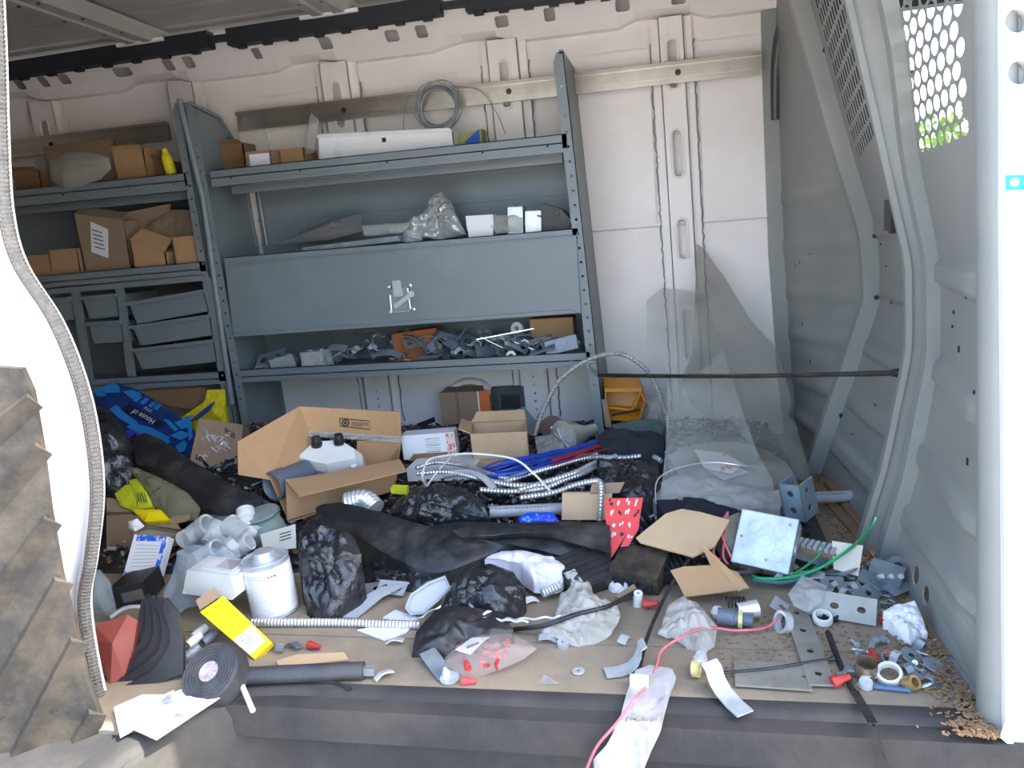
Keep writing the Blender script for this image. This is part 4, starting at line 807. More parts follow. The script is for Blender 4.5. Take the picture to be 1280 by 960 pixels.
# blue bag
bl = plane(180, 545, 48, 6, z=.20); t = thing('carrier_bag', 'navy and sky blue printed carrier bag under the left shelving', 'bag', on(bl, 185, 560)-V((0, 0, .03)))
crumple('bag_body', '', '', [(116, 489), (142, 478), (172, 487), (215, 515), (238, 530), (246, 545), (238, 566), (215, 568), (190, 555), (165, 542), (140, 516)], bl, bluem, .006, .008, par=t, fr=9, seed=3, th=.01, base=.06)
m = MB()
for poly in (((118, 490), (126, 488), (136, 496), (124, 497)), ((126, 488), (143, 479), (150, 484), (152, 492), (134, 493)), ((155, 491), (168, 489), (178, 494), (168, 501)), ((168, 502), (175, 496), (179, 497), (172, 504)), ((177, 505), (184, 499), (188, 500), (181, 507)), ((187, 509), (193, 504), (197, 505), (190, 511)), ((193, 512), (199, 506), (203, 508), (197, 514)),
             ((139, 513), (148, 508), (158, 518), (175, 530), (168, 534), (150, 524)), ((160, 535), (170, 531), (215, 553), (208, 558)), ((170, 531), (190, 536), (214, 548), (210, 552)), ((220, 530), (240, 521), (238, 535), (228, 538)), ((206, 526), (212, 526), (225, 538), (220, 541)), ((214, 546), (228, 540), (240, 544), (228, 552)), ((221, 560), (232, 552), (236, 556), (232, 566), (226, 567)), ((236, 535), (241, 530), (242, 548), (238, 552))):
    m.slab([on(bl, *q)+bl[1]*.0125 for q in poly], -bl[1]*.006)
m.build('printed_shape', cyan, t)
for px, py, w, h in ((178, 520, 62, 15),): quad(t, [on(bl, *q)+bl[1]*.014 for q in ((153, 514), (165, 507), (208, 531), (203, 537))], mat('navy_panel', (16, 30, 64), .5), 'logo_panel', .002)
lettering('House of', on(bl, 182, 523)+bl[1]*.016, on(bl, 160, 512)-on(bl, 204, 535), on(bl, 178, 535)-on(bl, 186, 512), .033, paper, t)
lettering('STYLE', on(bl, 188, 514)+bl[1]*.016, on(bl, 172, 506)-on(bl, 200, 521), on(bl, 178, 535)-on(bl, 186, 512), .016, paper, t)
hn = [on(bl, *q)+bl[1]*.012 for q in ((153, 558), (160, 540), (172, 534), (188, 540), (187, 555), (180, 552), (170, 543), (160, 552))]; quad(t, hn, purple, 'bag_handle', .004)
hn = [on(bl, *q)+bl[1]*.01 for q in ((238, 528), (255, 514), (270, 503), (264, 513), (248, 526))]; quad(t, hn, bluem, 'bag_handle', .004)
crumple('safety_vest', 'bright yellow plastic vest stuffed behind the carrier bag', 'vest', [(225, 521), (254, 502), (256, 494), (258, 487), (280, 486), (281, 505), (276, 523), (258, 520), (262, 510), (246, 520)], plane(262, 522, 65, 0, y=1.33), yellow, .01, .012, base=.12, seed=16)
flat('brown_board', 'brown board standing behind the yellow vest under the shelf', 'board', [(168, 490), (255, 484), (262, 505), (240, 512), (215, 508)], plane(230, 512, 85, 0, y=1.42), boardd)
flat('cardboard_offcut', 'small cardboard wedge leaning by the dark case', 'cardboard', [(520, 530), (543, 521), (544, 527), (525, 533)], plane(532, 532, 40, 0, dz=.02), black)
# black mat folded behind, films at the left
crumple('rubber_mat', 'long black rubber mat folded over the heap at the left', 'mat', [(163, 548), (180, 540), (200, 548), (238, 575), (290, 606), (330, 622), (322, 645), (300, 655), (270, 642), (232, 618), (195, 590), (170, 580)], plane(275, 645, 42, 4, dz=.05), tarp, .006, .02, base=.05, seed=17, fr=6)
crumple('bin_liner', 'crumpled black bin liner at the left beside the door pillar', 'bin bag', [(105, 520), (118, 505), (140, 515), (160, 545), (172, 580), (160, 610), (130, 625), (110, 620)], plane(140, 625, 48, 10, dz=.04), bagk, .03, .05, base=.02, seed=18, fr=9)
crumple('film_sheet', 'olive tinted clear film draped beside the yellow packs', 'film', [(158, 583), (172, 585), (200, 597), (235, 615), (250, 635), (246, 650), (215, 650), (192, 632), (176, 605)], plane(220, 652, 42, 6, dz=.05), clearo, .010, .02, seed=19, fr=14, smooth=False)
GY = 'yellow wrapped packs at the left'
for poly, lab, m_ in ((((143, 617), (156, 606), (178, 600), (188, 630), (170, 640), (150, 632)), 'yellow green wrapped pack lying above the torn carton', lime), (((160, 600), (176, 595), (186, 612), (190, 634), (172, 636)), 'yellow pack with black lettering lines', lime), (((163, 636), (200, 636), (212, 650), (180, 652)), 'deep yellow card lying on the torn carton', yellow2)):
    o = crumple('wrapped_pack', lab, 'pack', poly, plane(poly[-1][0], poly[-1][1], 38, 0, dz=.07), m_, .004, .01, seed=len(lab), th=.02, grp=GY)
    if 'black' in lab:
        pl = plane(172, 636, 38, 0, dz=.07)
        for k in range(4): MB().bar(on(pl, 175+3*k, 620)+pl[1]*.016, on(pl, 178+3*k, 631)+pl[1]*.016, .002, .002).build('print_line', inkd, o)
# torn carton
tp = plane(180, 665, 30, 0, dz=.05); t = thing('torn_carton', 'torn open cardboard carton at the left holding yellow packs', 'box', on(tp, 180, 668)-V((0, 0, .08)))
vq = plane(180, 668, 85, -4, dz=.02)
for poly, m_, nm in (((133, 645), (162, 643), (200, 655), (226, 663), (226, 680), (200, 690), (170, 700), (140, 730), (133, 700)), kraft, 'front_wall'), (((133, 622), (160, 625), (185, 636), (165, 646), (133, 646)), kraft, 'side_flap'), (((192, 652), (230, 643), (238, 640), (236, 650), (214, 656)), kraft, 'torn_flap'), (((133, 646), (164, 643), (186, 656), (226, 662), (222, 655), (190, 650), (168, 640), (133, 640)), kraft, 'top_edge'):
    quad(t, [on(vq if nm in ('front_wall',) else tp, *q) for q in poly], m_, nm)
# blue and white packet
bp2 = plane(185, 720, 55, 8, dz=.03); t = thing('printed_packet', 'blue and white printed packet standing by the torn carton', 'packet', on(bp2, 180, 722)-V((0, 0, .02)))
FQ = [on(bp2, *q) for q in ((168, 668), (211, 671), (198, 718), (153, 722))]; MB().slab(FQ, -bp2[1]*.03).build('body', paper, t); f_ = lambda u, v, o=.0012: FQ[0].lerp(FQ[1], u).lerp(FQ[3].lerp(FQ[2], u), v)+bp2[1]*o
for poly in (((.1, 0), (.95, 0), (.95, .13), (.1, .15)), ((0, .86), (1, .86), (1, 1), (0, 1)), ((.85, .1), (.98, .1), (.98, .9), (.85, .9))): quad(t, [f_(*q) for q in poly], mat('blue_white_print', (40, 96, 200), .5, c2=(210, 218, 230), sc=70, amt=1, thr=(.5, .56)), 'blue_border', .001)
for k in range(7): quad(t, [f_(.15, .24+.085*k), f_(.8, .24+.085*k), f_(.8, .255+.085*k), f_(.15, .255+.085*k)], pipel, 'text_line', .001)
quad(t, [f_(-.02, -.02), f_(1, -.02), f_(1.0, -.16, -.04), f_(.12, -.2, -.04)], clear, 'clear_top', .002)
crumple('tissue_wad', 'dirty white tissue on top of the blue and white packet', 'tissue', [(160, 652), (172, 648), (179, 657), (168, 664), (160, 660)], plane(168, 664, 50, 0, dz=.13), paper, .006, .012, seed=21)
crumple('film_bag', 'pale blue film bag low beside the door pillar', 'bag', [(112, 715), (126, 712), (138, 728), (144, 760), (135, 772), (112, 770)], plane(130, 772, 55, 10, z=.01), clearb, .012, .03, base=.0, seed=22)
t, a, e1, e2, e3 = gbox('tool_case', 'black plastic tool case low at the left, dusty', 'case', (142, 762), (186, 752), .055, .10, black, z=.0, dy=.02); quad(t, [a+e1*.35+e3*.2+V((0, -.002, 0)), a+e1*.95+e3*.2+V((0, -.002, 0)), a+e1*.95+e3*.7+V((0, -.002, 0)), a+e1*.35+e3*.7+V((0, -.002, 0))], mat('chrome_trim', (150, 152, 156), .25, .8), 'chrome_trim', .002)
cable('grey_hose', 'short curved grey hose in front of the black tool case', 'hose', [(138, 772, .02), (155, 761, .03), (175, 759, .03), (188, 765, .01)], .006, pipel)
# bags of white fittings
fit = []
crumple('film_bag', 'large bluish clear bag spread under the fittings', 'bag', [(220, 690), (240, 680), (300, 690), (300, 740), (270, 752), (232, 760), (200, 778), (196, 760), (210, 725)], plane(230, 770, 38, 6, z=.02), clearb, .014, .012, seed=23)
GF = 'white pipe fittings in the clear bag'
for i, (px, py, rz, r) in enumerate(((250, 662, 20, .032), (268, 668, 80, .028), (295, 663, 140, .03), (285, 690, 60, .028), (308, 650, 110, .026), (262, 690, 10, .026), (300, 685, 30, .024))):
    c = G(px, py, .07); M = axis((math.cos(R(rz)), math.sin(R(rz))-.4, .5)); t = thing('pipe_fitting', 'white plastic pipe elbow inside the clear bag', 'pipe fitting', c-V((0, 0, r)), GF)
    MB().lathe([(r*.75, .035), (r, .035), (r, .012), (r*.86, .008), (r*.86, -.03), (r*.7, -.03), (r*.72, .03), (r*.75, .035)], M, c, 20).build('socket', whitep, t, smooth=True)
    MB().tube([c-M@V((0, 0, .0)), c-M@V((r*.6, 0, .02)), c-M@V((r*1.6, 0, .024))], r*.8, 14).build('elbow', whitep, t, smooth=True)
crumple('film_bag', 'bluish clear bag bulging with white pipe fittings', 'bag', [(222, 668), (238, 652), (262, 641), (292, 643), (310, 655), (318, 680), (300, 698), (270, 694), (240, 690), (228, 680)], plane(270, 700, 42, 0, dz=.06), mat('bag_film_pale', (190, 204, 214), .2, c2=(160, 174, 184), sc=9, amt=.5, alpha=.16), .016, .055, seed=24, fr=16, smooth=20, th=.003)
t, a, e1, e2, e3 = gbox('foam_pack', 'bag-wrapped block of white pads with a printed card', 'pack', (228, 742), (290, 750), .055, .085, mat('pad_white', (214, 218, 212), .5), z=.085, dy=-.01, lean=.5)
quad(t, [a+e3+e1*.2+e2*.2+V((0, 0, .002)), a+e3+e1*.9+e2*.1+V((0, 0, .002)), a+e3+e1*.9+e2*.9+V((0, 0, .002)), a+e3+e1*.2+e2*.9+V((0, 0, .002))], paper, 'card', .002)
quad(t, [a+e3+e1*.45+e2*.3+V((0, 0, .004)), a+e3+e1*.8+e2*.25+V((0, 0, .004)), a+e3+e1*.8+e2*.85+V((0, 0, .004)), a+e3+e1*.45+e2*.85+V((0, 0, .004))], mat('card_grey', (160, 156, 156), .6), 'card_picture', .002)
crumple('wrap', '', '', [(225, 690), (284, 698), (294, 744), (278, 752), (236, 746), (226, 735)], plane(258, 752, 45, 0, z=.08), mat('wrap_clear', (200, 206, 206), .2, alpha=.14), .008, .04, par=t, seed=25, th=.003)
# solvent can
cb = P(345, 762, z=.0); t = thing('solvent_can', 'round metal can with a white text label and bare lid', 'can', cb); Mc = frame(0, 2, -3); r = .058; hh = .142
MB().lathe([(0, 0), (r, 0), (r, .004), (r*.985, .006), (r*.985, hh-.004), (r*1.01, hh), (r*.97, hh+.002), (r*.95, hh-.004), (r*.55, hh-.003), (r*.52, hh+.006), (r*.45, hh+.007), (r*.42, hh+.018), (0, hh+.019)], Mc, cb, 40).build('can_body', galv, t, smooth=35)
MB().lathe([(r*.988, .008), (r*.999, .008), (r*.999, hh-.012), (r*.988, hh-.012), (r*.988, .008)], Mc, cb, 40).build('label', paper, t, smooth=True)
m = MB()
for k in range(17):
    for a0, a1 in ((-2.55, -2.1), (-2.0, -1.0)):
        z = .02+.006*k; nn = 9; a1_ = a1-.25*((k*7) % 4)/3
        pts = [cb+Mc@V((r*1.001*math.cos(a0+(a1_-a0)*i/nn), r*1.001*math.sin(a0+(a1_-a0)*i/nn), z)) for i in range(nn+1)]; m.tube(pts, .0006 if k < 15 else .0012, 3)
stuff(m.build('fine_print', mat('fine_print', (150, 146, 146), .7), t))
for k in range(3): m = MB(); m.lathe([(0, .0008), (.003, .0008), (.003, 0)], Mc@axis((math.cos(-1.0+.13*k), math.sin(-1.0+.13*k), 0)), cb+Mc@V((r*1.0*math.cos(-1.0+.13*k), r*math.sin(-1.0+.13*k), .112)), 4); m.build('hazard_mark', inkr if k < 2 else inkd, t)
# jar and label behind the can
q = G(338, 665, .0); t = thing('plastic_jar', 'green-grey translucent jar standing behind the solvent can', 'jar', q); MB().lathe([(0, 0), (.05, 0), (.052, .01), (.052, .05), (.046, .07), (.046, .085), (.05, .086), (.05, .1), (0, .102)], frame(0, 10, -6), q+V((0, 0, -.03)), 24).build('body', mat('jar_green_grey', (150, 164, 158), .3, alpha=.85), t, smooth=True); MB().lathe([(.051, .09), (.054, .09), (.054, .094), (.051, .094), (.051, .09)], frame(0, 10, -6), q+V((0, 0, -.03)), 24).build('ring', mat('jar_ring', (60, 110, 92), .4), t)
t2 = plane(350, 690, 50, 0, dz=.03); o = flat('paper_label', 'cream printed paper behind the can lid', 'paper', [(325, 668), (369, 655), (370, 685), (330, 690)], t2, mat('cream_paper', (206, 208, 192), .7))
for k in range(3): MB().bar(on(t2, 350, 668+4*k)+t2[1]*.002, on(t2, 364, 664+4*k)+t2[1]*.002, .004, .001).build('text_line', inkd, o)
# ---- conduits, wires
GC = 'bundle of flexible steel conduit'
for i, pts in enumerate((((628, 600), (660, 590), (700, 578), (740, 568), (775, 566), (800, 564), (815, 570), (826, 576)), ((622, 606), (650, 596), (690, 584), (735, 572), (780, 572), (800, 570)), ((650, 612), (690, 600), (720, 590), (745, 578), (770, 570)), ((600, 612), (640, 614), (680, 610), (705, 600), (728, 592), (748, 580)), ((520, 585), (545, 578), (580, 582), (610, 592), (640, 600)), ((520, 592), (560, 590), (600, 598), (640, 606), (680, 606)))):
    cable('flexible_conduit', 'length of corrugated flexible steel conduit bundled across the heap', 'conduit', [(x, y, .05+.006*(i % 3)) for x, y in pts], .0085, flex, flexs=True, grp=GC)
cable('flexible_conduit', 'corrugated conduit bent sharply down beside the red printed sheet', 'conduit', [(650, 622, .04), (690, 616, .05), (720, 606, .07), (745, 601, .09), (751, 606, .09), (751, 630, .07), (749, 652, .04)], .0085, flex, flexs=True)
arch = bez([P(668, 545, y=1.20), P(678, 515, y=1.24), P(700, 475, y=1.27), P(735, 450, y=1.30), P(772, 442, y=1.30), P(800, 455, y=1.30), P(818, 478, y=1.29), P(828, 505, y=1.27), P(833, 525, y=1.26), P(836, 548, y=1.24)], 10)
o = MB().tube(resample(arch, .005), .009, 10, lambda i: .0094 if i % 2 else .007).build('flexible_conduit', flex); tag(o, 'corrugated steel conduit rising in a tall arch before the wall', 'conduit')
GW = 'loose blue wires'
rng = random.Random(8)
for i in range(14): o_ = rng.uniform(-11, 9); cable('blue_wire', 'blue insulated wire in the loose bundle beside the conduit', 'wire', [(600+rng.uniform(-10, 10), 596+o_*.6, .045), (640+rng.uniform(-15, 15), 588+o_+rng.uniform(-5, 5), .05+rng.random()*.03), (690+rng.uniform(-8, 8), 575+o_+rng.uniform(-5, 5), .06), (725, 562+o_*.6, .06), (748, 552+o_*.3, .06)], .003, bluew, grp=GW)
for i in range(5): o_ = rng.uniform(-4, 4); cable('red_wire', 'dark red wire in the bundle beside the conduit', 'wire', [(690, 578+o_, .07), (730, 566+o_, .075), (755, 558+o_, .075), (775, 560+o_*.5, .06)], .003, mat('maroon_wire', (150, 40, 56), .4), grp='dark red wires')
cable('white_cable', 'white cable looping over the open cartons', 'cable', [(533, 608, .03), (528, 595, .07), (535, 576, .10), (555, 570, .12), (590, 567, .14), (640, 573, .13), (665, 590, .09), (690, 616, .05)], .0035, whitep)
cable('white_cable', 'short white cable crossing the white tray', 'cable', [(532, 610, .04), (545, 592, .06), (560, 575, .08), (570, 560, .10)], .003, whitep)
cable('grey_wire', 'thin silver wire bending over the clear acrylic sheet', 'wire', [(820, 630, .03), (822, 600, .06), (850, 584, .08), (890, 578, .08), (930, 582, .07), (980, 588, .04)], .002, zinc)
cable('arc_tube', 'bent grey pvc bend behind the black bags', 'pipe', [(556, 594, .05), (585, 590, .07), (605, 598, .07), (618, 612, .05)], .012, pipel)
# pvc pipe
pa, pb = G(612, 640, .02), G(1066, 620, .03); pb.z = max(pb.z, .03)
t = thing('pvc_pipe', 'long pale grey pvc pipe lying across the heap behind the red sheet', 'pipe', (pa+pb)/2-V((0, 0, .02))); dv = (pb-pa).normalized()
MB().lathe([(.0135, 0), (.017, 0), (.017, (pb-pa).length), (.0135, (pb-pa).length), (.0135, 0)], axis(dv), pa, 18).build('barrel', pipel, t, smooth=50)
m = MB(); rng = random.Random(3)
for s0, s1 in ((.02, .16), (.85, .975)):
    for k in range(14): q = pa.lerp(pb, s0+(s1-s0)*(k+.3*rng.random())/14)+V((0, -.011, .0135)); m.box(q, (.004+.003*rng.random(), .0006, .005), axis(dv)@Matrix.Rotation(R(90), 3, 'Y'))
stuff(m.build('printed_text', inkd, t))
# ---- black sheets and bags in the middle
TP = [(394, 634), (402, 630), (427, 628), (455, 639), (483, 653), (517, 658), (542, 655), (574, 651), (630, 652), (692, 651), (763, 651), (763, 694), (724, 700), (696, 694), (655, 684), (630, 682), (599, 697), (567, 709), (542, 714), (511, 705), (474, 687), (442, 666), (411, 651)]
crumple('black_tarp', 'wide black plastic tarp spread over the middle of the heap', 'tarp', TP, plane(542, 714, 28, 0, dz=.05), tarp, .012, .022, base=lambda x, y: H(x, y)*.6, seed=31, fr=7, n=130, rings=20, smooth=35)
tpl = plane(542, 714, 28, 0, dz=.05)
crumple('tarp_fold', 'upper fold of black tarp with a glossy crease by the red sheet', 'tarp', [(565, 662), (590, 655), (640, 656), (700, 656), (762, 655), (764, 690), (740, 684), (700, 672), (660, 668), (600, 672), (575, 672)], (tpl[0]+tpl[1]*.028, tpl[1]), tarp, .008, .012, th=.004, seed=32, fr=8)
crumple('bin_bag', 'shiny crumpled black bin bag in front of the solvent can', 'bin bag', [(374, 665), (385, 652), (400, 642), (425, 655), (442, 672), (450, 692), (444, 715), (428, 742), (416, 765), (404, 783), (392, 776), (382, 750), (371, 705)], plane(402, 784, 50, -6, z=.004), bagk, .026, .035, base=0., seed=33, fr=16, n=110, smooth=22)
crumple('bin_bag', 'shiny black bin bag bunched behind the tarp', 'bin bag', [(476, 645), (488, 628), (505, 617), (522, 607), (548, 603), (575, 607), (600, 622), (614, 650), (570, 656), (520, 662), (492, 660)], plane(545, 662, 50, 0, dz=.03), bagk, .028, .04, base=.03, seed=34, fr=15, smooth=22)
crumple('bin_bag', 'black bin bag bulging under the white rag', 'bin bag', [(568, 722), (585, 706), (610, 702), (640, 712), (656, 735), (650, 762), (628, 778), (600, 772), (560, 776), (545, 766), (556, 742)], plane(600, 778, 42, 0, z=.006), bagk, .026, .05, base=0., seed=35, fr=14, smooth=22)
crumple('bin_bag', 'torn dusty black bag flap lying towards the sill', 'bin bag', [(540, 760), (580, 755), (625, 763), (642, 785), (620, 802), (575, 812), (555, 824), (538, 818), (513, 820), (520, 790)], plane(540, 822, 30, 0, z=.004), tarp, .018, .025, base=0., seed=36, fr=12, smooth=25)
crumple('black_fabric', 'black fabric tangle showing under the tarp edge', 'fabric', [(445, 715), (470, 700), (505, 708), (540, 716), (560, 722), (540, 735), (500, 738), (460, 732)], plane(500, 738, 25, 0, dz=.005), bagk, .018, .015, base=0., seed=37)
crumple('black_film', 'loose black film in front of the dark navy jacket', 'film', [(745, 575), (790, 572), (822, 578), (826, 605), (810, 625), (775, 620), (750, 600)], plane(785, 622, 25, 0, dz=.03), bagk, .022, .015, base=.03, seed=38)
crumple('black_film', 'loose black film below the small open boxes', 'film', [(600, 590), (640, 582), (665, 588), (650, 600), (610, 606)], plane(630, 606, 25, 0, dz=.02), bagk, .016, .01, base=.03, seed=39)
crumple('rag', 'dirty white cotton rag tucked under the tarp', 'rag', [(605, 697), (625, 687), (655, 686), (690, 693), (706, 706), (702, 728), (688, 738), (668, 730), (650, 706), (630, 698)], plane(680, 738, 34, 6, dz=.035), mat('rag_white', (214, 208, 214), .9, c2=(160, 148, 148), sc=22, amt=.7, thr=(.5, .7)), .02, .025, base=.02, seed=40, fr=16)
# glossy dark bottle in the carton front, yellow tape, foil hose
t = thing('foil_hose', 'end of a ribbed foil hose under the big carton', 'hose', G(455, 630)); q = [G(432, 628, .045), G(455, 624, .05), G(470, 636, .035)]; MB().tube(resample(bez(q), .006), .03, 16, lambda i: .03 if i % 2 else .026).build('hose', zinc, t)
o = MB().box(G(500, 612, .055), (.05, .02, .018), frame(0, 10, 4)).box(G(500, 612, .058)+V((0, 0, .009)), (.046, .016, .003), frame(0, 10, 4)).build('tape_piece', lime); tag(o, 'short yellow green tape strip beside the big carton', 'tape')
# ---- red sheet, loose cardboard
rp = plane(790, 700, 50, 4, dz=.04); t = thing('printed_sheet', 'red sheet printed with rows of small white pictures, torn at the bottom', 'sheet', on(rp, 780, 700))
poly = [(756, 623), (804, 622), (800, 645), (798, 662), (790, 675), (775, 700), (767, 703), (783, 667), (763, 700), (764, 685), (757, 650)]
MB().slab([on(rp, *q) for q in poly], -rp[1]*.004).build('sheet', redsheet, t); rng = random.Random(6)
for r_, cols in enumerate((4, 4, 3, 3)):
    for c_ in range(cols):
        u, v = 763+c_*10.5+(3 if r_ > 1 else 0), 630+r_*13.5; m = MB()
        for k in range(3): q = on(rp, u+rng.uniform(-2.5, 2.5), v+rng.uniform(-3, 3))+rp[1]*.001; m.bar(q, q+(on(rp, u+1, v-3)-on(rp, u, v))*rng.uniform(.8, 1.6), .004, .0015, tuple(rp[1]))
        stuff(m.build('small_picture', paper if rng.random() < .6 else inkd, t))
flat('cardboard_sheet', 'square tan cardboard sheet lying tilted on the black tools', 'cardboard', [(795, 672), (832, 642), (852, 636), (876, 640), (912, 650), (893, 683), (866, 696), (852, 692), (829, 686), (800, 678)], plane(866, 697, 32, -8, dz=.085), boardl, .005)
fl2 = plane(865, 746, 34, 0, dz=.03); t = thing('cardboard_sheet', 'folded cardboard piece with a raised torn edge beside the metal box', 'cardboard', on(fl2, 880, 745)-V((0, 0, .01)))
quad(t, [on(fl2, *q) for q in ((838, 713), (855, 708), (895, 706), (922, 715), (937, 735), (905, 740), (856, 746), (848, 730))], board, 'sheet', .004); quad(t, [on(fl2, 878, 689)+fl2[1]*.03, on(fl2, 893, 700)+fl2[1]*.02, on(fl2, 935, 733), on(fl2, 925, 738), on(fl2, 893, 712)], board, 'torn_edge', .004)
t, a, e1, e2, e3 = gbox('flattened_carton', 'flattened tan carton behind the red printed sheet', 'cardboard', (702, 650), (765, 650), .075, .012, boardl, dz=.02, lean=.7); quad(t, [a+e1*.55+e3*.95, a+e1*1.15+e3*1.0, a+e1*1.25+e3*1.4, a+e1*.6+e3*1.35], kraft, 'upper_flap')
lettering('BOX', a+e1*.95+e3*1.22+V((0, -.006, .004)), e1, e3, .02, inkd, t) if False else None
o = crumple('printed_bag', 'bright blue printed packet with a green edge behind the tarp', 'packet', [(648, 647), (660, 640), (690, 640), (698, 650), (690, 655), (655, 655)], plane(672, 655, 45, 0, dz=.05), mat('packet_blue', (30, 70, 200), .35, c2=(110, 190, 230), sc=40, amt=.9, thr=(.56, .62)), .006, .01, base=.04, seed=41)
# ---- black finned adapter and black block
def finned(lab, c, M, s, nfin, par=None):
    t = thing('power_adapter', lab, 'adapter', c-V((0, 0, s[2]/2))); MB().box(c, s, M).build('body', black, t)
    for k in range(nfin): MB().box(c+M@V((0, -s[1]/2+s[1]*(k+.5)/nfin, s[2]/2)), (s[0]*.96, s[1]/nfin*.5, .006), M).build('fin', black, t)
    return t
c = G(732, 715, .035); t = finned('black ribbed power adapter with a worn white label', c, frame(38, 28, -10), (.13, .11, .05), 6); M = frame(38, 28, -10)
MB().box(c+M@V((-.046, -.02, .029)), (.03, .045, .002), M).build('label', mat('worn_label', (176, 172, 164), .7, c2=(50, 50, 50), sc=90, amt=1, thr=(.5, .55)), t)
c = G(800, 712, .03); t = thing('breaker_block', 'dirty black electrical breaker block under the cardboard sheet', 'breaker', c-V((0, 0, .03))); M = frame(-18, 18, 4)
MB().box(c, (.12, .10, .06), M).build('body', mat('dirty_black', (38, 36, 34), .6, c2=(110, 92, 70), sc=16, amt=.6), t)
for k in range(3): MB().box(c+M@V((-.035+.035*k, -.052, .0)), (.024, .012, .03), M).build('toggle', black, t)
c = G(842, 706, .02); t = thing('plastic_grid', 'black slotted plastic part in the shade of the cardboard sheet', 'part', c); M = frame(20, 20, 0); MB().box(c, (.10, .08, .03), M).build('body', black, t)
for k in range(7): MB().box(c+M@V((-.042+.014*k, 0, .018)), (.005, .07, .01), M).build('fin', black, t)
crumple('tissue_wad', 'crumpled white tissue beside the black power adapter', 'tissue', [(765, 712), (780, 704), (790, 718), (796, 730), (785, 742), (764, 742), (760, 730)], plane(778, 742, 45, 0, dz=.0), paper, .014, .02, base=0., seed=42)
flat('card_piece', 'small grey card on end among the wire nuts', 'card', [(768, 745), (792, 730), (800, 740), (780, 750)], plane(782, 750, 30, 0, dz=.01), kraft)
# ---- clear bags along the front
crumple('plastic_bag', 'dusty translucent plastic bag lying below the power adapter', 'bag', [(700, 742), (718, 730), (738, 728), (742, 744), (770, 752), (776, 768), (764, 790), (745, 800), (720, 806), (695, 800), (676, 790), (692, 768)], plane(715, 806, 14, 0, z=.006), dustf, .02, .03, seed=43, fr=22, smooth=14, th=.0015)
crumple('plastic_bag', 'dusty plastic bag in front of the folded cardboard', 'bag', [(836, 755), (852, 748), (872, 750), (888, 768), (897, 782), (893, 805), (878, 815), (862, 808), (840, 795), (822, 790)], plane(865, 814, 14, 0, z=.006), dustf, .02, .03, seed=44, fr=22, smooth=14, th=.0015)
t = thing('parts_bag', 'clear bag of red plastic anchors with a white card', 'bag', FL(610, 838))
rng = random.Random(9)
for k in range(26): u, v = rng.uniform(570, 642), rng.uniform(802, 834); c = P(u, v, z=.008+.02*rng.random()); d = V((rng.uniform(-1, 1), rng.uniform(-1, 1), rng.uniform(-.2, .3))).normalized()*.012; MB().tube([c-d, c, c+d], .004, 6, lambda i: (.0055, .004, .003)[i]).build('anchor', redw, t)
crumple('bag_film', '', '', [(556, 822), (575, 803), (600, 793), (640, 791), (660, 800), (671, 808), (655, 822), (620, 838), (590, 846), (565, 845)], plane(600, 846, 22, 0, z=.004), mat('bag_pinkish', (214, 196, 188), .2, c2=(190, 170, 162), sc=12, amt=.4, alpha=.16), .008, .028, par=t, seed=45, smooth=25, th=.002)
quad(t, [P(*q, z=.036) for q in ((569, 812), (590, 797), (612, 796), (600, 806), (588, 818))], paper, 'card', .001); quad(t, [P(*q, z=.0385) for q in ((583, 808), (598, 802), (599, 804), (584, 810))], inkd, 'card_print', .0008)
# ---- plastic bag hanging over the sill
hp2 = [(795, 838), (812, 832), (840, 836), (846, 850), (838, 868), (832, 890), (826, 915), (815, 938), (800, 975), (745, 975), (742, 950), (760, 930), (775, 900), (783, 870)]
def drape(px, py):                                  # lies on the floor, then hangs down the riser
    p = P(px, py, z=.006)
    if p.y < -.135: p = P(px, py, y=-.150)
    return p
cen = V((0, 0)); pts2 = resample([V((a_, b_, 0)) for a_, b_ in hp2+hp2[:1]], 6)[:-1]; c2_ = sum(pts2, V((0, 0, 0)))/len(pts2); vs, fs = [], []; n = len(pts2); RG = 14
for j in range(1, RG+1):
    for p in pts2:
        q = c2_.lerp(p, j/RG); w = drape(q.x, q.y); d_ = noise.voronoi(w*32)[0]; e_ = noise.noise(V((w.x*60, w.y*8, w.z*8)))
        vs.append(w+V((0, -.7, .6))*(.006+.012*(d_[1]-d_[0])+.01*abs(e_)))
for j in range(RG-1):
    for i in range(n): a_ = j*n+i; b_ = j*n+(i+1) % n; fs.append((a_, a_+n, b_+n, b_))
fs.append(list(range(n)))
o = MB().add(vs, fs).build('plastic_bag', mat('grey_film', (196, 192, 190), .3, c2=(150, 146, 142), sc=10, amt=.6, alpha=.88), smooth=30); tag(o, 'grey plastic bag hanging over the sill with a pink wire', 'bag')
# ---- clear acrylic sheets leaning on the wall
b0, b1, tt = G(825, 634, .02), G(962, 628, .03), P(838, 362, y=1.69); ap = plane3(b0, b1, tt)
flat('acrylic_sheet', 'cut clear acrylic sheet leaning against the white wall', 'sheet', [(808, 375), (828, 360), (868, 364), (880, 366), (905, 440), (930, 520), (948, 568), (966, 600), (968, 628), (824, 634), (832, 560), (834, 480), (833, 462), (809, 434)], ap, plexi, .003)
b0, b1, tt = G(905, 570, .04), G(1034, 608, .01), P(876, 308, y=1.69); ap2 = plane3(b0, b1, tt)
crumple('acrylic_sheet', 'scratched clear film sheet with ragged edges behind the bungee cord', 'sheet', [(872, 304), (880, 310), (905, 345), (940, 402), (968, 432), (980, 462), (990, 505), (985, 520), (996, 530), (1008, 572), (1016, 600), (985, 598), (955, 572), (938, 552), (912, 520), (897, 527), (868, 510), (850, 478), (866, 440)], ap2, plexi2, .008, .012, seed=46, fr=7, th=.003, smooth=25)
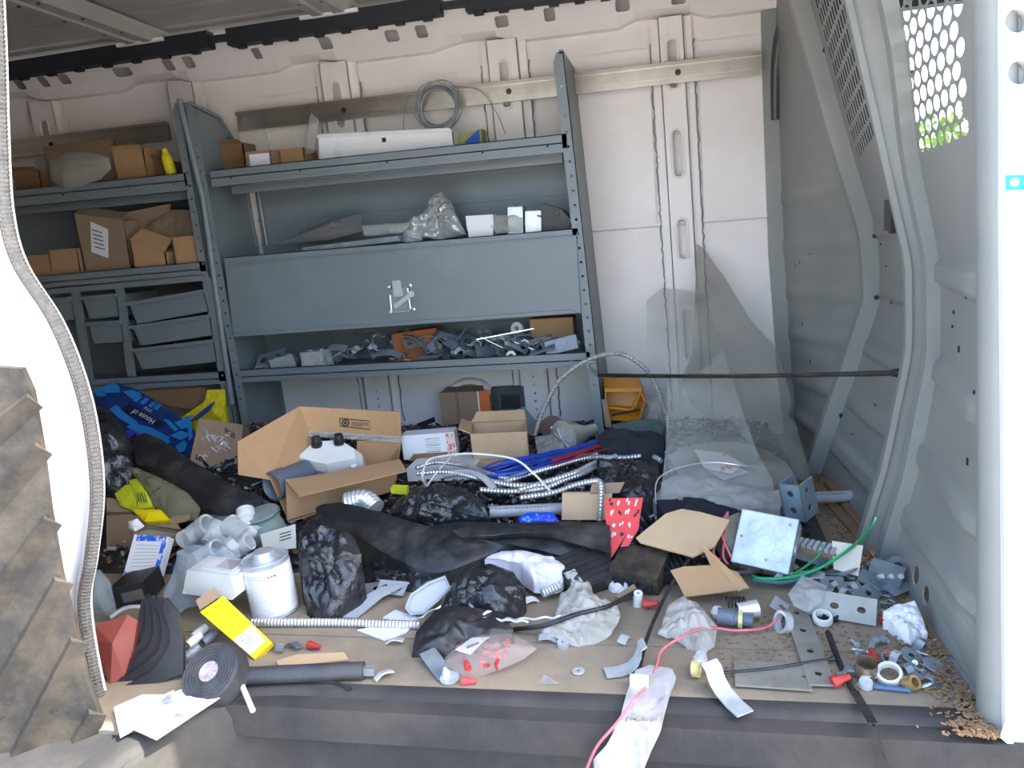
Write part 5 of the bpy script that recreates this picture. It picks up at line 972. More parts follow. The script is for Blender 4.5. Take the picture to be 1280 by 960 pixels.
crumple('film_sheet', 'crumpled pale film lying under the acrylic sheets', 'film', [(822, 600), (850, 590), (900, 600), (950, 610), (985, 612), (975, 632), (900, 640), (830, 636), (815, 620)], plane(900, 640, 22, 0, dz=.02), dustf, .02, .015, base=.02, seed=47, fr=10)
crumple('film_sheet', 'wide dusty film spread behind the acrylic sheets over the heap', 'film', [(836, 566), (870, 552), (915, 548), (955, 560), (985, 580), (1000, 604), (950, 606), (900, 598), (850, 596)], plane(920, 604, 16, 0, dz=.02), mat('grey_sheet', (140, 136, 126), .6, c2=(96, 92, 86), sc=8, amt=.6), .02, .012, base=.02, seed=61, fr=9)
flat('printed_label', 'white label with pink blots lying behind the acrylic sheet', 'label', [(868, 562), (905, 566), (930, 580), (915, 592), (880, 584)], plane(905, 592, 22, 0, dz=.055), mat('pink_blot', (206, 198, 190), .6, c2=(196, 110, 100), sc=22, amt=.9, thr=(.56, .62)), .002)
crumple('dark_sweater', 'dark violet grey cloth lying by the pipe', 'cloth', [(820, 625), (860, 618), (900, 628), (940, 640), (925, 650), (880, 648), (830, 642)], plane(880, 650, 20, 0, dz=.03), cloth, .012, .015, base=.02, seed=48)
flat('paper_scrap', 'white paper scrap with pink print seen through the acrylic', 'paper', [(880, 565), (910, 578), (935, 590), (905, 600), (885, 588)], plane(905, 600, 20, 0, dz=.03), paper, .002)
# bungee cord
ca, cb_ = P(748, 469, y=1.36), P(1132, 466, y=.66); t = thing('bungee_cord', 'flat black rubber strap stretched from the shelving to the bulkhead', 'strap', ca.lerp(cb_, .5)-V((0, 0, .01)))
MB().tube([ca.lerp(cb_, k/12)-V((0, 0, .006*math.sin(math.pi*k/12))) for k in range(13)], .0075, 8, lambda i: .0065+.001*(i % 2)).build('strap', tarp, t, smooth=True)
m = MB(); m.lathe([(0, .012), (.008, .01), (.012, 0), (.012, -.02), (.007, -.04)], axis(cb_-ca), cb_, 12); m.build('end_grip', black, t, smooth=True)
MB().tube(bez([cb_+V((.008, -.01, 0)), P(1160, 458, y=.61), P(1174, 450, y=.585), P(1184, 452, y=.575), P(1182, 458, y=.58)]), .003, 6).build('hook', galvd, t)
MB().tube(bez([ca, P(738, 462, y=1.385), P(734, 455, y=1.39), P(742, 452, y=1.395)]), .0035, 6).build('hook', galvd, t)
# ---- steel box, strut bracket and fittings by the bulkhead
M = frame(-16, -38, 6); c = G(958, 680, .05); t = jbox('metal_box', 'large square galvanised box with many knock-outs beside the strut bracket', c, (.135, .06, .135), M, galv)
for dx, dz in ((-.03, .03), (.03, .03), (0, 0), (-.035, -.03), (.035, -.03)): MB().lathe([(.016, 0), (.016, .0018), (.014, .0018), (.014, 0), (.016, 0)], M@axis((0, -1, 0)), c+M@V((dx, -.03, dz)), 18).build('knockout', galv, t)
for dx, dz in ((-.055, .0), (.05, .05), (.012, -.045)): MB().lathe([(0, .001), (.004, .001), (.004, 0)], M@axis((0, -1, 0)), c+M@V((dx, -.0305, dz)), 8).build('screw', galvd, t)
c = G(918, 678, .03); jbox('metal_box', 'tarnished steel box half hidden by the large square box', c, (.075, .06, .12), frame(25, -40, -10), mat('tarnished', (150, 150, 136), .4, .6, c2=(110, 104, 88), sc=16, amt=.7))
c = G(995, 652, .0)+V((0, 0, .06)); t = thing('strut_bracket', 'blue-grey U-shaped strut bracket with bolt holes', 'bracket', c-V((0, 0, .05))); M = frame(-38, 8, -6); bz = mat('blue_zinc_bright', (150, 170, 180), .35, .45, c2=(112, 130, 142), sc=14, amt=.6)
for f, nn in ((lambda u, v: c+M@V((u, -.02, v)), M@V((0, 1, 0))), (lambda u, v: c+M@V((-.03, -.02+(u+.03)*1.1, v)), M@V((1, 0, 0))), (lambda u, v: c+M@V((.03, -.02+(u+.03)*1.1, v)), M@V((-1, 0, 0)))):
    MB().plate(rect(-.03, -.05, .03, .05), [ell(0, .025, .009, .009, 12), ell(0, -.022, .009, .009, 12)], f, nn, .004).build('bracket_plate', bz, t)
strap('flat_bracket', 'dull steel plate leaning under the strut bracket', G(1008, 690, .01), frame(-30, 24, 10), .12, .06, galvd, cat='plate')
M = frame(-32, 12, 0); c = G(1022, 690, .02); t = thing('terminal_strip', 'brown ribbed terminal strip beside the white card', 'terminal strip', c-V((0, 0, .01))); MB().box(c, (.10, .035, .03), M).build('body', kraft, t)
for k in range(7): MB().box(c+M@V((-.042+.014*k, 0, .018)), (.009, .03, .01), M).build('terminal', pipel, t)
flat('card', 'cream square card under the green wire', 'card', [(1040, 676), (1079, 682), (1073, 720), (1042, 711)], plane(1060, 719, 40, -10, dz=.025), mat('cream_card', (226, 214, 196), .7), .003)
cable('green_wire', 'green insulated wire curling up beside the bulkhead', 'wire', [(935, 708, .02), (945, 722, .02), (985, 722, .03), (1020, 712, .04), (1050, 695, .06), (1075, 675, .07), (1088, 660, .08), (1094, 647, .10)], .0038, greenw)
cable('green_wire', 'short green wire end beside the terminal strip', 'wire', [(985, 722, .02), (1010, 706, .03), (1025, 692, .04), (1027, 680, .05)], .003, greenw)
cable('teal_cable', 'dark teal cable running under the green wire', 'cable', [(940, 725, .015), (980, 728, .02), (1010, 718, .025), (1032, 700, .03)], .006, mat('teal_cable', (70, 104, 112), .5))
o = MB().tube([G(925, 712, .025)+V((.05*math.cos(k*.4), .04*math.sin(k*.4), .004*k*.2)) for k in range(15)], .007, 8).build('cable_loop', black); tag(o, 'black cable loop at the foot of the large square box', 'cable')
o = MB().plate([(-.05, -.012), (.05, -.015), (.06, 0), (.05, .015), (-.05, .012), (-.06, 0)], [ell(-.035, 0, .006, .006)], lambda u, v: G(1000, 720, .015)+frame(10, 10, 0)@V((u, v, 0)), (0, 0, 1), .003).build('steel_tongue', zinc); tag(o, 'bright steel tongue lying in the cable loop', 'plate')
for i, pts in enumerate((((910, 640, .09), (898, 660, .08), (892, 690, .06), (900, 700, .05)), ((910, 640, .09), (902, 665, .08), (912, 692, .05), (918, 702, .03)), ((910, 640, .09), (906, 670, .07), (904, 695, .05), (910, 705, .03)))): cable('pink_wire', 'thin pink wire hanging beside the large square box', 'wire', pts, .0028, pinkw, grp='pink wires by the metal box')
# perforated angle bars
flat('wood_strip', 'rough wooden strip along the foot of the bulkhead', 'wood', [(1000, 590), (1012, 588), (1100, 690), (1092, 696)], plane(1050, 650, 0, 0, z=.012), wood, .012)
flat('wood_strip', 'second rough strip lying beside the bulkhead base', 'wood', [(1030, 600), (1040, 600), (1090, 668), (1082, 668)], plane(1050, 630, 0, 0, z=.02), wood, .012)
def punched(name, lab, A, B, w, holes, m_, hr=.009, up=None, th=.004):
    A, B = V(A), V(B); L = (B-A).length; d = (B-A).normalized(); u_ = V(up) if up else V((0, 0, 1)); s_ = u_.cross(d).normalized(); n_ = d.cross(s_)
    return tag(MB().plate(rect(0, -w/2, L, w/2), [ell(x*L, 0, hr, hr*.75, 14) for x in holes], lambda u, v: A+d*u+s_*v, n_, th).build(name, m_), lab, 'bracket')
punched('punched_strap', 'flat galvanised strap with four bolt holes lying towards the sill', P(992, 757, z=.012), P(1028, 858, z=.006), .048, (.12, .36, .62, .88), mat('dusty_zinc', (168, 164, 152), .5, .5, c2=(136, 128, 114), sc=12, amt=.6))
A, B = G(1012, 752, .03), G(1096, 766, .03); punched('angle_bar', 'galvanised angle bar with two holes standing on edge', A, B, .055, (.38, .78), mat('dusty_zinc2', (156, 154, 144), .5, .5, c2=(122, 116, 104), sc=12, amt=.6), up=(.1, -.9, .5))
o = crumple('clear_packet', 'clear packet with torn edges lying over the angle bar', 'packet', [(985, 742), (1003, 718), (1034, 732), (1028, 752), (1010, 764), (992, 758)], plane(1008, 764, 30, 0, dz=.035), clear, .01, .008, seed=49)
t = strap('end_bracket', 'small zinc channel piece beside the punched strap', G(978, 760, .02), frame(70, 30, 0), .05, .05, galv, holes=1)
o = MB().lathe([(.018, -.004), (.024, -.004), (.024, .012), (.018, .012), (.018, -.004)], axis((-.8, -.4, .3)), P(981, 778, z=.02), 22).build('conduit_ring', zinc, smooth=40); tag(o, 'threaded steel ring standing against the punched strap', 'ring')
# flat plates near the sill
punched('steel_plate', 'broad dusty steel plate lying flat beside the punched strap', P(918, 842, z=.005), P(1012, 848, z=.005), .085, (.93,), mat('dusty_zinc', (0, 0, 0)), hr=.006)
o = MB().tube([P(895, 842, z=.010), P(960, 836, z=.012), P(1036, 824, z=.012), P(1042, 823, z=.012)], .0025, 6, lambda i: .0028 if i < 3 else .006).build('cable_tie', tarp); tag(o, 'dark cable tie lying across the broad steel plate', 'cable tie')
# ---- pvc adapter and spring
c = P(915, 772, z=.022); d = V((.95, -.12, -.05)).normalized(); t = thing('pipe_adapter', 'grey threaded pipe adapter with a yellowish ring', 'pipe adapter', c-V((0, 0, .02)))
MB().lathe([(.012, -.03), (.0185, -.03), (.0185, .004), (.0165, .006), (.0165, .014), (.012, .014), (.012, -.03)], axis(d), c, 22).build('socket', pipeg, t, smooth=40); MB().lathe([(.014, .013), (.0205, .013), (.0205, .022), (.014, .022), (.014, .013)], axis(d), c, 8).build('lock_ring', mat('cream_ring', (206, 190, 130), .5), t)
MB().lathe([(.012, .02)]+[(.0155 if k % 2 else .014, .022+.003*k) for k in range(8)]+[(.012, .044), (.012, .02)], axis(d), c, 22).build('thread', pipeg, t)
c = P(935, 762, z=.03); o = MB().lathe([(.016, -.022), (.018, -.022), (.018, .022), (.016, .022), (.016, -.022)], axis((.9, .2, .1)), c, 20).build('steel_sleeve', zinc, smooth=40); tag(o, 'bright steel sleeve behind the grey pipe adapter', 'sleeve')
c = P(908, 752, z=.04); o = MB().tube([c+V((.0008*k, .012*math.cos(k*.7), .012*math.sin(k*.7))) for k in range(50)], .0018, 5).build('spring', black); tag(o, 'small dark coil spring above the grey pipe adapter', 'spring')
c = P(897, 765, z=.02); o = MB().lathe([(0, .012), (.010, .010), (.015, 0), (.010, -.012), (0, -.014)], frame(), c, 16).build('foam_plug', whitep, smooth=True); tag(o, 'white egg-shaped plug beside the grey pipe adapter', 'plug')
# ---- conduit straps and clamps near the sill
S_ = [(-.06, .0), (-.025, .0), (-.005, .006), (.01, .02), (.018, .038), (.02, .055), (.032, .062)]
strap('pipe_clamp', 'bright bent pipe clamp beside the black cable', P(790, 838, z=.003), frame(16, 0, 0), .1, .035, galv, bend=[(x*.9, z*.9) for x, z in S_], cat='clamp')
strap('pipe_clamp', 'bright curved pipe clamp overhanging the sill', P(900, 868, z=.003), frame(125, 0, 0), .1, .036, galv, bend=[(-.07, 0), (-.04, .002), (-.01, .010), (.008, .024), (.016, .042), (.03, .05)], cat='clamp')
c = P(875, 812, z=.05); o = MB().lathe([(0, .014), (.010, .014), (.012, .004), (.014, .004), (.014, -.004), (.005, -.004), (.005, -.02), (0, -.02)], frame(0, 10, 10), c-V((0, 0, .02)), 6).build('hex_bolt', zinc); tag(o, 'bright hex bolt on the curved clamp', 'bolt')
o = MB().lathe([(.010, -.008), (.016, -.006), (.016, .006), (.010, .008), (.010, -.008)], axis((.9, -.3, .1)), P(870, 836, z=.018), 18).build('yellow_ring', mat('cream_ring', (0, 0, 0)), smooth=True); tag(o, 'pale yellow ring at the curved clamp', 'ring')
strap('pipe_clamp', 'flat zinc clamp half with a bolt lying near the red anchors', P(547, 834, z=.004), frame(-50, 6, 0), .09, .036, galvd, bend=[(-.05, .012), (-.02, .008), (.0, .004), (.03, .0), (.045, .0)], cat='clamp')
o = MB().lathe([(.0, .003), (.02, .003), (.02, 0), (0, 0)], frame(0, 8, 0), P(562, 848, z=.004), 18).build('washer', galv); tag(o, 'round zinc washer at the end of the clamp half', 'washer')
o = MB().lathe([(0, .02), (.004, .02), (.004, .004), (.008, .004), (.008, 0)], axis((.1, -.5, .8)), P(558, 842, z=.010), 8).build('hex_bolt', zinc); tag(o, 'small bolt on the clamp half by the red anchors', 'bolt')
# zinc pieces in the middle
strap('zinc_plate', 'grey zinc tab with a bolt in front of the black tarp', P(460, 738, z=.012), frame(20, 14, 0), .09, .05, galvd, cat='plate'); strap('zinc_plate', 'pale zinc angle piece beside the clear tray', P(490, 735, z=.02), frame(-8, 30, 0), .08, .04, galv, cat='plate')
flat('plastic_tab', 'grey triangular plastic tab on the floor', 'tab', [(422, 771), (440, 752), (478, 733), (512, 728), (478, 745), (445, 772)], plane(445, 772, 12, 0, z=.006), pipel, .004)
tr = plane(530, 768, 45, 20, z=.01); t = thing('clear_dish', 'clear oval plastic dish standing on edge', 'dish', on(tr, 525, 768)); FQ = [on(tr, *q) for q in ((508, 760), (514, 745), (535, 730), (556, 722), (562, 735), (548, 750), (528, 767), (514, 768))]
MB().slab(FQ, -tr[1]*.002).build('face', mat('frosted', (188, 192, 192), .3, alpha=.7), t); m = MB(); m.tube([p+tr[1]*.004 for p in FQ+FQ[:1]], .004, 6); m.build('rim', mat('frosted', (0, 0, 0)), t)
for poly, lab in ((((446, 787), (475, 782), (520, 776), (508, 790), (480, 800)), 'white tile card half under the conduit'), (((478, 772), (494, 762), (524, 772), (510, 778)), 'white tile card above the conduit')):
    flat('tile_card', lab, 'card', poly, plane(*poly[0], 0, 0, z=.004), paper, .003)
o = MB().tube(resample([P(314, 778, z=.012), P(420, 778, z=.011), P(526, 781, z=.011)], .0042), .0105, 10, lambda i: .0105 if i % 2 else .0088).build('flexible_conduit', flex); tag(o, 'straight corrugated conduit lying on the floor before the solvent can', 'conduit')
# twisted wire and coaxial cable
q = bez([P(*v, z=.03) for v in ((520, 775), (555, 757), (590, 758), (615, 772), (640, 774), (690, 772), (720, 768))], 12); o = MB().tube([p+V((0, .002*math.sin(i*1.1), .002*math.cos(i*1.1))) for i, p in enumerate(q)], .003, 6).build('twisted_wire', galv); tag(o, 'twisted grey wire arching over the torn black bag', 'wire')
q = bez([P(*v, z=.05) for v in ((580, 715), (582, 740), (590, 760), (600, 772), (625, 775), (660, 777))], 12); o = MB().tube([p+V((.002*math.sin(i*1.1), 0, .002*math.cos(i*1.1))) for i, p in enumerate(q)], .003, 6).build('twisted_wire', galv); tag(o, 'twisted grey wire falling down the black bag into a knot', 'wire')
o = MB().tube([P(610, 770, z=.05)+V((.010*math.cos(k*.5), .004*math.sin(k), .010*math.sin(k*.5))) for k in range(26)], .003, 6).build('wire_knot', zinc); tag(o, 'small wire knot on the black bag', 'wire')
cable('black_cable', 'black cable running from the wire knot over the dusty bag', 'cable', [(640, 787, .01), (680, 782, .03), (720, 768, .045), (760, 758, .045), (790, 742, .03), (820, 725, .03)], .005, black)
cable('black_cable', 'thin black cable slanting down from the cardboard to the sill', 'cable', [(862, 698, .06), (840, 730, .05), (822, 765, .03), (808, 800, .015), (798, 842, .006)], .0045, black)
cable('strap_strip', 'dark flat strip hanging over the sill beside the white bushings', 'strip', [(1035, 790, .004), (1050, 830, .004), (1066, 862, .005), (1070, 868, .006)], .006, tarp)
o = MB().bar(P(1068, 864, z=.006), P(1092, 905, y=-.142), .014, .004).bar(P(1092, 905, y=-.142), P(1115, 975, y=-.146), .014, .004).build('hanging_strip', tarp); tag(o, 'dark strip continuing down over the sill face', 'strip')
q = [P(975, 760, z=.03), P(970, 775, z=.02), P(955, 785, z=.012), P(920, 788, z=.012), P(880, 785, z=.03), P(845, 800, z=.03), P(826, 815, z=.02), P(820, 835, z=.012), P(808, 858, z=.008), P(795, 872, y=-.15), P(770, 905, y=-.17), P(745, 935, y=-.17), P(728, 975, y=-.17)]
o = MB().tube(bez(q, 10), .0028, 6).build('pink_wire', pinkw, smooth=60); tag(o, 'long pink wire trailing from the pipe adapter down over the sill', 'wire')
# ---- left front: trays, tape, tube, cards
plk = plane(200, 852, 66, 10, z=.002); trm = mat('tray_dark', (40, 40, 43), .4, c2=(66, 63, 60), sc=9, amt=.5)
for k in range(5):
    s_ = 11*k; pk_ = (plk[0]-plk[1]*.014*k+V((0, 0, 0)), plk[1])
    oe = [(207-s_*.5, 747-k), (222-s_*.9, 766), (229-s_, 800-k*2), (229-s_*1.1, 842-5*k), (195-s_*.7, 855-7*k), (136, 874-9*k)]
    ie = [(136, 864-9*k), (188-s_, 840-7*k), (210-s_*1.05, 818-5*k), (214-s_, 792-k*2), (208-s_*.8, 770), (199-s_*.5, 754-k)]
    if k == 0: ie = [(136, 866), (186, 842), (202, 824), (212, 806), (212, 785), (202, 762)]
    o = MB().slab([on(pk_, *q) for q in oe+ie], -plk[1]*.011).build('stacking_tray', trm)
    tag(o, 'dark bent plastic tray in the nested stack by the sill' if k else 'foremost dark bent plastic tray of the nested stack, dusty face', 'tray', 'nested dark trays')
cr = plane(150, 850, 58, 25, z=.002); cq = [on(cr, *q) for q in ((118, 782), (160, 768), (172, 776), (166, 812), (155, 846), (138, 856), (112, 800))]; pk = sum(cq, V((0, 0, 0)))/7+cr[1]*.03
t = MB().add(cq+[pk]+[p-cr[1]*.02 for p in cq], [(i, (i+1) % 7, 7) for i in range(7)]+[(i, 8+i, 8+(i+1) % 7, (i+1) % 7) for i in range(7)]+[[8+i for i in range(7)]]).build('red_wedge', brick); tag(t, 'faceted red-brown plastic wedge beside the dark trays', 'wedge')
for poly, lab in ((((142, 884), (178, 868), (205, 868), (218, 862), (165, 912), (150, 920)), 'plain white card lying at the sill corner'), (((166, 910), (210, 868), (240, 856), (279, 868), (195, 923)), 'glossy white card with grey scuffs at the sill corner')):
    flat('white_card', lab, 'card', poly, plane(*poly[0], 0, 0, z=.012 if 'plain' in lab else .018), mat('plain_card', (226, 226, 228), .6) if 'plain' in lab else mat('scuffed_card', (224, 225, 226), .35, c2=(110, 114, 120), sc=18, amt=.8, thr=(.53, .62)), .004)
# roll of tape
c = P(270, 845, z=.03); d = V((-.1, -.62, .78)).normalized(); t = thing('tape_roll', 'big roll of black friction tape with a pale core label', 'tape roll', c-V((0, 0, .03)))
MB().lathe([(.010, .026), (.012, .027)]+[(.012+.0036*k, .026+(.0016 if k % 2 else 0)) for k in range(1, 14)]+[(.063, .022), (.064, -.02), (.06, -.024), (.010, -.024), (.010, .026)], axis(d), c, 36).build('roll', mat('friction_tape', (46, 47, 50), .8, c2=(80, 80, 82), sc=30, amt=.5), t, smooth=30)
MB().lathe([(0, .0285), (.021, .0285), (.021, .026)], axis(d), c, 20).build('core_label', mat('core_pale', (178, 168, 166), .7, c2=(110, 96, 96), sc=90, amt=.8), t)
# black foam tube with rod, white stick
A, B = P(278, 846, z=.02), P(455, 838, z=.018); t = thing('foam_tube', 'black foam pipe sleeve with a bar stub, lying along the sill', 'tube', (A+B)/2-V((0, 0, .018))); dd = (B-A).normalized()
MB().lathe([(.0075, 0), (.018, 0), (.018, (B-A).length), (.0075, (B-A).length), (.0075, 0)], axis(dd), A, 22).build('sleeve', mat('foam_black', (52, 53, 57), .55, c2=(84, 82, 80), sc=10, amt=.5), t, smooth=50); MB().bar(B-dd*.02, B+dd*.022+V((0, 0, -.002)), .014, .016).build('bar_stub', galvd, t)
o = MB().tube([P(301, 853, z=.014), P(316, 888, y=-.165)], .0055, 10).build('white_stick', whitep, smooth=True); tag(o, 'short white plastic stick poking out below the foam tube', 'stick')
flat('cardboard_strip', 'thin tan cardboard strip behind the foam tube', 'cardboard', [(345, 826), (370, 818), (430, 815), (436, 824), (350, 834)], plane(390, 830, 10, 0, z=.006), boardl, .004)
# yellow carton
yp = plane(330, 822, 40, 12, z=.004); t = thing('yellow_packet', 'flat yellow packet with a white printed label by the tape roll', 'packet', on(yp, 310, 822)); FQ = [on(yp, *q) for q in ((250, 765), (279, 745), (340, 803), (318, 824))]
MB().slab(FQ, -yp[1]*.02).build('body', yellow2, t); f_ = lambda u, v, o=.0012: FQ[0].lerp(FQ[1], v).lerp(FQ[3].lerp(FQ[2], v), u)+yp[1]*o
quad(t, [f_(.62, .02), f_(.92, .0), f_(.92, .85), f_(.62, .95)], paper, 'label', .001)
for k in range(4): quad(t, [f_(.66+.05*k, .15), f_(.67+.05*k, .15), f_(.67+.05*k, .6), f_(.66+.05*k, .6)], inkd, 'print_line', .002)
quad(t, [f_(-.02, .05), f_(-.02, .95), f_(-.16, 1.0, .012), f_(-.14, .2, .012)], kraft, 'open_flap', .002)
# ---- small hardware, each its own piece
def wnut(px, py, m_, lab, grp=None, z=.008, d=(.8, -.4, .2), s=1.):
    c = P(px, py, z=z); o = MB().lathe([(.009*s, 0), (.0095*s, .004*s), (.006*s, .018*s), (.0045*s, .028*s), (0, .029*s)], axis(d), c, 10).build('wire_nut', m_, smooth=30); return tag(o, lab, 'wire nut', grp)
wnut(386, 806, redw, 'dull red wire nut on the floor beside the foam tube', z=.010, d=(.9, -.2, 0), s=1.1); wnut(578, 851, mat('bright_red', (226, 70, 70), .4), 'bright red anchor sticking out at the sill board edge', z=.006, d=(.95, 0, 0))
wnut(805, 755, redw, 'red wire nut between white plugs', z=.014, d=(1, -.2, .2), s=1.2); wnut(722, 839, greenw, 'dummy', z=.002) if False else None
for px, py, d, lab in ((1040, 853, (.9, .3, .2), 'red wire nut by the end of the punched strap'), (1092, 830, (.1, .9, .3), 'red wire nut behind the steel ring'), (1104, 778, (.6, .5, .4), 'red plastic clip near the crumpled white paper'), (1095, 674, (.4, -.6, .5), 'red cap in the corner at the bulkhead foot'), (1085, 712, (.9, -.1, .0), 'red plug under the cream card'), (1018, 577, (.6, -.4, .4), 'red cap beside the bulkhead frame')):
    wnut(px, py, redw, lab, z=.012, d=d, s=1.25)
def ringo(px, py, lab, r, m_, z=.008, d=(0, -.3, 1), h=.014, name='bushing', cat='bushing', inner=.68):
    o = MB().lathe([(r*inner, 0), (r, 0), (r, h*.6), (r*.93, h), (r*inner, h), (r*inner, 0)], axis(d), P(px, py, z=z), 22).build(name, m_, smooth=40); return tag(o, lab, cat)
ringo(1028, 775, 'white plastic bushing next to the punched strap', .021, whitep); ringo(1038, 772, 'black plastic bushing under the white bushing', .018, black, z=.004)
ringo(1082, 842, 'tan steel sleeve standing open beside the white cap', .02, mat('tan_steel', (140, 120, 96), .4, .5), h=.03, inner=.9, name='sleeve', cat='sleeve'); ringo(1112, 845, 'large white ribbed bushing beside the tan sleeve', .024, whitep, d=(-.2, -.5, 1), inner=.72)
ringo(788, 852, 'white plastic end cap lying on the sill board', .0145, mat('cream_cap', (232, 230, 214), .4), d=(1, 0, .0), z=.014, h=.034, inner=.5, name='pipe_plug', cat='plug'); ringo(797, 757, 'white plug beside the red wire nut', .011, whitep, d=(.1, -.3, 1), z=.0, h=.04, inner=.4, name='plug', cat='plug')
ringo(723, 839, 'round zinc washer lying alone on the floor', .013, zinc, z=.002, h=.002, inner=.3, name='washer', cat='washer', d=(0, 0, 1)); ringo(1082, 857, 'small shiny dome cap near the sill edge', .013, zinc, z=.004, h=.01, inner=.1, name='dome_cap', cat='cap')
ringo(704, 807, 'bolt head with washer by the dusty bag', .013, galv, z=.002, h=.012, inner=.2, name='hex_bolt', cat='bolt')
ringo(1139, 820, 'grey washer among small hardware near the bulkhead', .02, galvd, z=.004, h=.003, inner=.3, name='washer', cat='washer', d=(.2, -.3, 1)); ringo(1168, 832, 'flat grey disc beside the wood chips', .02, galvd, z=.004, h=.003, inner=.12, name='washer', cat='washer', d=(.2, -.2, 1))
ringo(1134, 855, 'brass coupling near the large white bushing', .014, mat('brass', (190, 160, 110), .35, .7), h=.02, d=(.5, -.6, .6), inner=.6, name='coupling', cat='coupling')
ringo(1120, 712, 'round steel knock-out fitting in the bulkhead corner', .03, galvd, z=.03, d=(.2, -.8, .6), inner=.5, name='fitting', cat='fitting')
crumple('paper_wad', 'crumpled white paper beside the bulkhead', 'paper', [(1104, 762), (1120, 754), (1143, 749), (1150, 762), (1160, 788), (1138, 803), (1128, 795), (1114, 775)], plane(1136, 803, 30, -12, z=.01), paper, .014, .014, base=0., seed=51, fr=30, smooth=15)
o = MB().tube([P(1092, 858, z=.006), P(1138, 863, z=.006)], .005, 8).build('blue_rod', mat('slate_blue', (70, 96, 130), .5)); tag(o, 'slate blue plastic rod near the large white bushing', 'rod')
o = MB().tube([P(1065, 811, z=.004), P(1100, 818, z=.004)], .0025, 6).build('nail', galv); tag(o, 'long thin nail pointing at the orange plug', 'nail'); wnut(1106, 817, orange, 'small orange wall plug at the nail', z=.005, s=.9)
t = thing('metal_fitting', 'zinc cable connector with screws in the bulkhead corner', 'fitting', G(1110, 722)); c = G(1108, 720, .03); MB().box(c, (.07, .04, .05), frame(-30, 20, 10)).build('body', galvd, t)
for k in range(3): MB().lathe([(0, .014), (.006, .013), (.007, 0)], axis((.2, -.8, .5)), c+V((-.02+.02*k, -.025, .01)), 8).build('screw', zinc, t)
rng = random.Random(77); HW = [('bolt', 'small zinc bolt loose among the hardware by the bulkhead', 'bolt'), ('screw', 'small steel screw loose among the hardware by the bulkhead', 'screw'), ('lock_nut', 'steel lock nut loose among the hardware by the bulkhead', 'lock nut'), ('clip', 'bent steel clip loose among the hardware by the bulkhead', 'clip')]
for k in range(72):
    if k < 46: px, py = rng.uniform(1035, 1150), 0; py = 690+rng.uniform(0, 60)+(px-1035)*.25
    else: px = rng.uniform(1060, 1165); py = rng.uniform(795, 862)-.15*(1165-px)*0
    c = G(px, py, .008) if k < 46 else P(px, py, z=.005)
    if c.x > XB(c.y, max(c.z, .02))-.03: continue
    d = V((rng.uniform(-1, 1), rng.uniform(-1, 1), rng.uniform(-.1, .4))).normalized(); nm, lab, cat = HW[k % 4]; mm = rng.choice([galv, galvd, zinc, galvd])
    if k % 4 == 0: o = MB().lathe([(0, .005), (.006, .005), (.006, 0), (.003, 0), (.003, -.022), (0, -.022)], axis(d), c, 7).build(nm, mm)
    elif k % 4 == 1: o = MB().lathe([(0, .003), (.0045, .002), (.002, 0), (.0018, -.028), (0, -.03)], axis(d), c, 7).build(nm, mm)
    elif k % 4 == 2: o = MB().lathe([(.008, 0), (.0125, 0), (.0125, .004), (.008, .004), (.008, 0)], axis(d+V((0, 0, 1))), c, 8).build(nm, mm)
    else:
        strap(nm, lab, c, frame(rng.uniform(0, 360), rng.uniform(-30, 30), rng.uniform(-30, 30)), .04, .014, mm, bend=[(-.022, 0), (-.01, 0), (-.006, .01), (.006, .012), (.012, .002), (.024, .0)], cat=cat, grp=nm+'s by the bulkhead'); continue
    tag(o, lab, cat, nm+'s by the bulkhead')
for k, (px, py) in enumerate(((1040, 728), (1062, 735), (1085, 742), (1105, 735), (1050, 715), (1090, 725), (1122, 735))):
    strap('steel_offcut', 'grey steel offcut lying in the bulkhead corner', G(px, py, .016), frame(rng.uniform(-60, 60), rng.uniform(5, 40), rng.uniform(-20, 20)), rng.uniform(.05, .08), rng.uniform(.03, .045), galvd, holes=1, cat='offcut', grp='steel offcuts in the bulkhead corner')
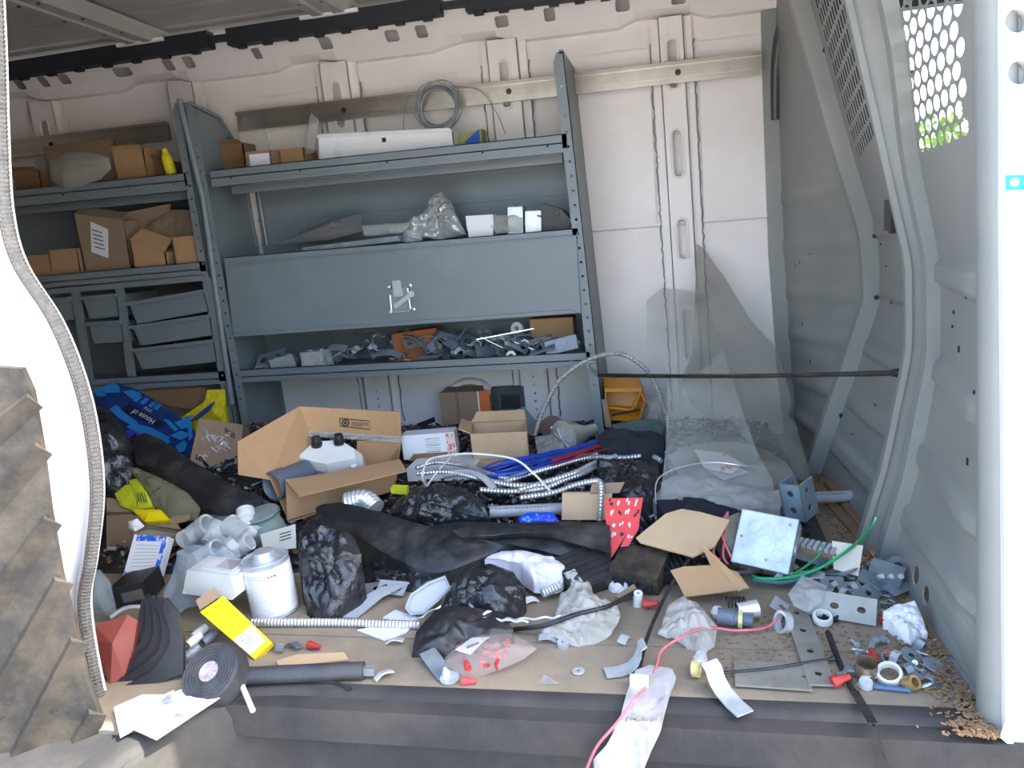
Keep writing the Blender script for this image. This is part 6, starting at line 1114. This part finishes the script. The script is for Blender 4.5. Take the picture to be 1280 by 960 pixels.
for k, (px, py, lab, m_) in enumerate(((685, 799, 'small bent zinc tab by the black cable', galv), (663, 752, 'white and red tag on the conduit end', paper), (780, 800, 'bright stamped bracket beside the dusty bag', zinc), (350, 810, 'stamped mesh bracket beside the yellow packet', galvd), (368, 808, 'dark wall plug by the red wire nut', pipeg), (494, 803, 'short bright screw on the bare floor', zinc), (480, 845, 'small bright screw beside the bar stub', zinc))):
    strap('small_part', lab, P(px, py, z=.006), frame(k*37, 12, 8), .04, .018, m_, bend=[(-.02, 0), (-.004, .006), (.006, .006), (.02, 0)], cat='bracket')
o = MB().tube(resample([G(678, 742, .03), G(700, 732, .035)], .004), .012, 10, lambda i: .012 if i % 2 else .010).build('conduit_end', flex); tag(o, 'stub of corrugated conduit beside the white rag', 'conduit')
flat('film_scrap', 'small triangular clear scrap on the floor board', 'scrap', [(672, 855), (680, 843), (700, 854)], plane(680, 855, 0, 0, z=.003), clear, .001)
o = MB().tube([P(418, 851, z=.004), P(432, 859, z=.004), P(438, 861, z=.004)], .002, 6, lambda i: (.002, .002, .004)[i]).build('cable_tie', black); tag(o, 'thin black cable tie lying on the sill', 'cable tie')
for px, py, lab, m_ in ((243, 800, 'white plastic sleeve near the tape roll', whitep), (250, 790, 'small white cap near the tape roll', whitep), (262, 797, 'dark glass fuse with a yellow band near the tape roll', pipeg), (240, 815, 'pale film tube beside the dark trays', clearb)):
    o = MB().lathe([(.004, -.018), (.010, -.018), (.011, 0), (.010, .018), (.004, .018), (.004, -.018)], axis((.3+.01*(px % 7), .8, .2)), P(px, py, z=.02), 14).build('small_sleeve', m_, smooth=40); tag(o, lab, 'sleeve')
# wood chips and dust along the bulkhead foot
m = MB(); rng = random.Random(55)
for k in range(1500):
    t_ = rng.random(); y = -.13+1.35*t_**1.6; x = XB(max(y, 0), .02)-.012-abs(rng.gauss(0, .035)); s = rng.uniform(.002, .006)
    m.k = rng.choice([0, 0, 0, 1, 1, 2]); m.box((x, y, .003+rng.random()*.004), (s*1.8, s*.7, .002), frame(rng.uniform(0, 180), rng.uniform(-25, 25), rng.uniform(-25, 25)))
for k in range(500):
    p = P(rng.uniform(880, 1150), rng.uniform(770, 860), z=.001); s = rng.uniform(.0015, .004); m.k = rng.choice([0, 1, 1]); m.box(p+V((0, 0, .0015)), (s*2, s, .0015), frame(rng.uniform(0, 180), 0, 0))
o = stuff(m.build('wood_chips', [chip, wood, boardd])); o['label'] = 'light brown wood chips and dust along the bulkhead foot'; o['category'] = 'wood chips'
